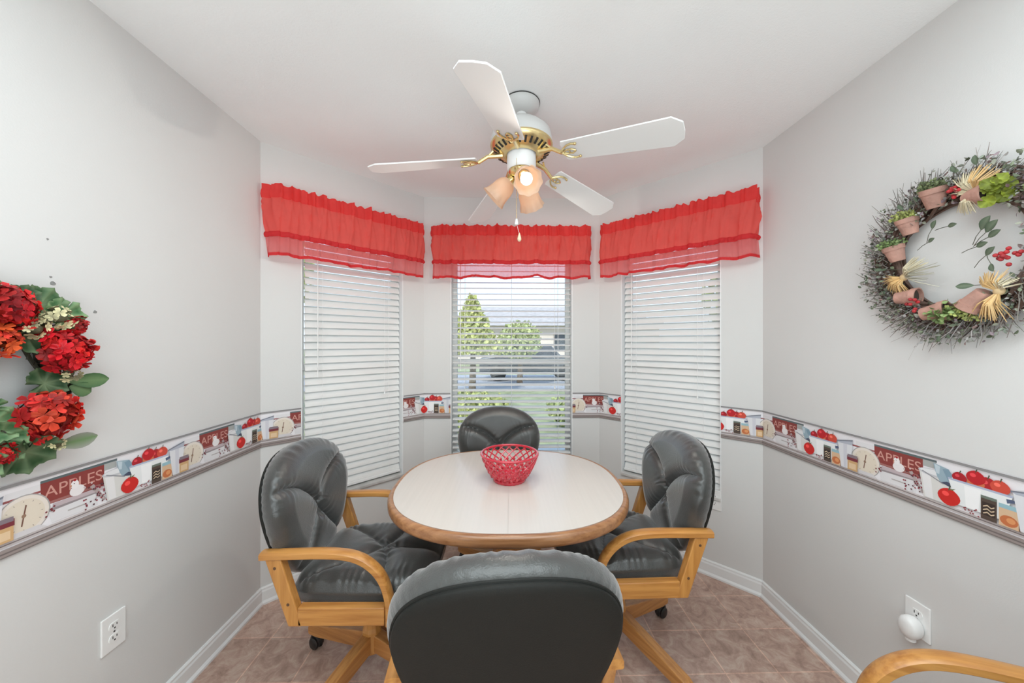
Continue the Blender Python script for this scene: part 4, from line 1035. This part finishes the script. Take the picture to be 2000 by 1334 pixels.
def tree(name, x, y, h, r, n, c, lab, cone=False, seed=1, trunk=True):
    q = random.Random(seed); root = empty(name, (x, y, -.2), 0, lab, 'tree' if trunk else 'bush')
    mb = MB()
    for i in range(int(n * 2.2)):
        if cone: t = q.random() ** 1.3; zz = h * (.42 + .58 * t); rad = r * (1 - t) * math.sqrt(q.random()) + .03
        else:
            u = Vector((q.gauss(0, 1), q.gauss(0, 1), q.gauss(0, 1))).normalized() * q.random() ** .4
            zz = h * .70 + u.z * h * .30 if trunk else h * .5 + u.z * h * .5; rad = r * math.hypot(u.x, u.y)
        a = q.uniform(0, 6.28); g = q.uniform(.5, 1.4); s = (.055 if trunk else .035) * q.uniform(.7, 1.4)
        p = Vector((rad * math.cos(a), rad * math.sin(a), max(zz, .05)))
        leaf_long(mb, aim(p, Vector([q.uniform(-1, 1) for _ in range(3)]), 0) @ Matrix.Rotation(-PI / 2, 4, 'Y'), s * 2, s * .7, tuple(k * g for k in c), tuple(k * g for k in c))
    mb.build('crown', M['plant'], root, attr=True, smooth=False)
    if trunk: MB().tube([(0, 0, 0), (.03, 0, h * .3), (0, .02, h * .75)], [.12, .09, .04], 8, None, False, None, (.14, .10, .07)).build('trunk', M['plant'], root, attr=True)
tree('yellow_green_tree', -1.0, 11.0, 3.0, 1.0, 1500, (.56, .56, .22), 'yellow-green pointed tree on the lawn behind the middle blind', True, 4)
tree('leafy_tree', .55, 12.8, 2.35, .8, 900, (.52, .55, .26), 'low leafy tree right of the pointed tree, behind the middle blind', False, 5)
tree('leafy_tree', -5.2, 6.2, 4.2, 1.7, 2600, (.52, .56, .20), 'green tree outside at the edge of the left blind', False, 6)
tree('leafy_tree', 6.5, 8.5, 3.8, 1.5, 1800, (.30, .36, .10), 'green tree outside beyond the right blind', False, 8)
tree('clipped_bush', -.55, 5.6, .80, .80, 1500, (.58, .60, .24), 'low yellow-green bush just outside the middle window', False, 7, False)
tree('clipped_bush', 1.35, 6.6, .62, .55, 700, (.45, .50, .22), 'small green bush right of the yellow-green one outside', False, 9, False)
car = empty('parked_car', (1.1, 15.0, -.17), 0, 'dark grey car parked on the road, seen through the middle blind', 'car')
mb = MB(); mb.prism([(-2.1, .3), (2.1, .3), (2.15, .75), (1.9, .95), (1.2, 1.0), (.8, 1.42), (-.9, 1.45), (-1.5, 1.0), (-2.1, .9)], -.85, .85, None, basis((0, 0, 0), (1, 0, 0), (0, 0, 1), (0, -1, 0))); mb.build('body', M['carpaint'], car, smooth=False, bevel=.05)
mb = MB(); mb.prism([(-1.35, 1.02), (1.05, 1.02), (.74, 1.36), (-.85, 1.38)], -.86, .86, None, basis((0, 0, 0), (1, 0, 0), (0, 0, 1), (0, -1, 0))); mb.build('window', M['hglass'], car, smooth=False)
for x in (-1.35, 1.35):
    for y in (-.8, .8): MB().lathe([(.0001, -.1), (.26, -.1), (.32, -.06), (.32, .06), (.26, .1), (.0001, .1)], 24, None, Matrix.Translation((x, y, .32)) @ Matrix.Rotation(PI / 2, 4, 'X')).build('wheel', M['rubber'], car)
MB().box((2.1, -.6, .78), (.12, .5, .16)).build('tail_lamp', M['redlamp'], car, smooth=False, bevel=.02)

# ------------------------------------------------------------------ light
wd = bpy.data.worlds.new('sky'); bpy.context.scene.world = wd; wd.use_nodes = True
nt = wd.node_tree; N = nt.nodes; L = nt.links; bg = N['Background']
tc = N.new('ShaderNodeTexCoord'); sp = N.new('ShaderNodeSeparateXYZ'); rp = N.new('ShaderNodeValToRGB')
rp.color_ramp.elements[0].position = 0.; rp.color_ramp.elements[0].color = (.66, .74, .86, 1)
rp.color_ramp.elements[1].position = .55; rp.color_ramp.elements[1].color = (.34, .47, .70, 1)
L.new(tc.outputs['Generated'], sp.inputs[0]); L.new(sp.outputs['Z'], rp.inputs['Fac']); L.new(rp.outputs['Color'], bg.inputs['Color'])
bg.inputs['Strength'].default_value = 2.2
def area(name, loc, rot, sx, sy, e, c=(1, 1, 1)):
    l = bpy.data.lights.new(name, 'AREA'); l.shape = 'RECTANGLE'; l.size, l.size_y, l.energy, l.color = sx, sy, e, c
    o = bpy.data.objects.new(name, l); o.location = loc; o.rotation_euler = rot; col.objects.link(o); return o
su = bpy.data.lights.new('sun', 'SUN'); su.energy = 3.2; su.angle = .01; su.color = (1, .95, .86)
so = bpy.data.objects.new('sun', su); so.rotation_euler = (R_(48), 0, R_(-25)); so.location = (0, -5, 8); col.objects.link(so)
area('frontal_fill_light', (.06, -2.1, 1.0), (R_(90), 0, 0), 2.4, 1.9, 7, (.80, .945, 1))  # added soft frontal fill behind the camera, no window stands there
area('overhead_fill_light', (.06, .15, 2.425), (0, 0, 0), 2.0, 1.3, 35, (.84, .95, .985))  # added room fill under the ceiling, out of view, not a fixture
area('bounced_flash', (.06, -.85, 1.05), (R_(180 - 38), 0, 0), 2.2, 1.3, 36, (.84, .95, .985))

# ------------------------------------------------------------------ camera
cam = bpy.data.cameras.new('camera'); co = bpy.data.objects.new('camera', cam); col.objects.link(co)
cam.sensor_fit = 'HORIZONTAL'; cam.sensor_width = 36; cam.lens = 690 / 2000 * 36; cam.clip_start = .02
cam.shift_y = .001
co.location = (0, 0, CAMZ); co.rotation_euler = (R_(90), 0, -math.atan(15 / 690))
sc = bpy.context.scene; sc.camera = co
sc.view_settings.view_transform = 'Standard'; sc.view_settings.look = 'None'; sc.view_settings.exposure = -.10; sc.view_settings.gamma = 1.05
sc.cycles.max_bounces = 10; sc.cycles.diffuse_bounces = 6; sc.cycles.use_denoising = True
sc.cycles.caustics_reflective = False; sc.cycles.caustics_refractive = False; sc.cycles.sample_clamp_indirect = 4.
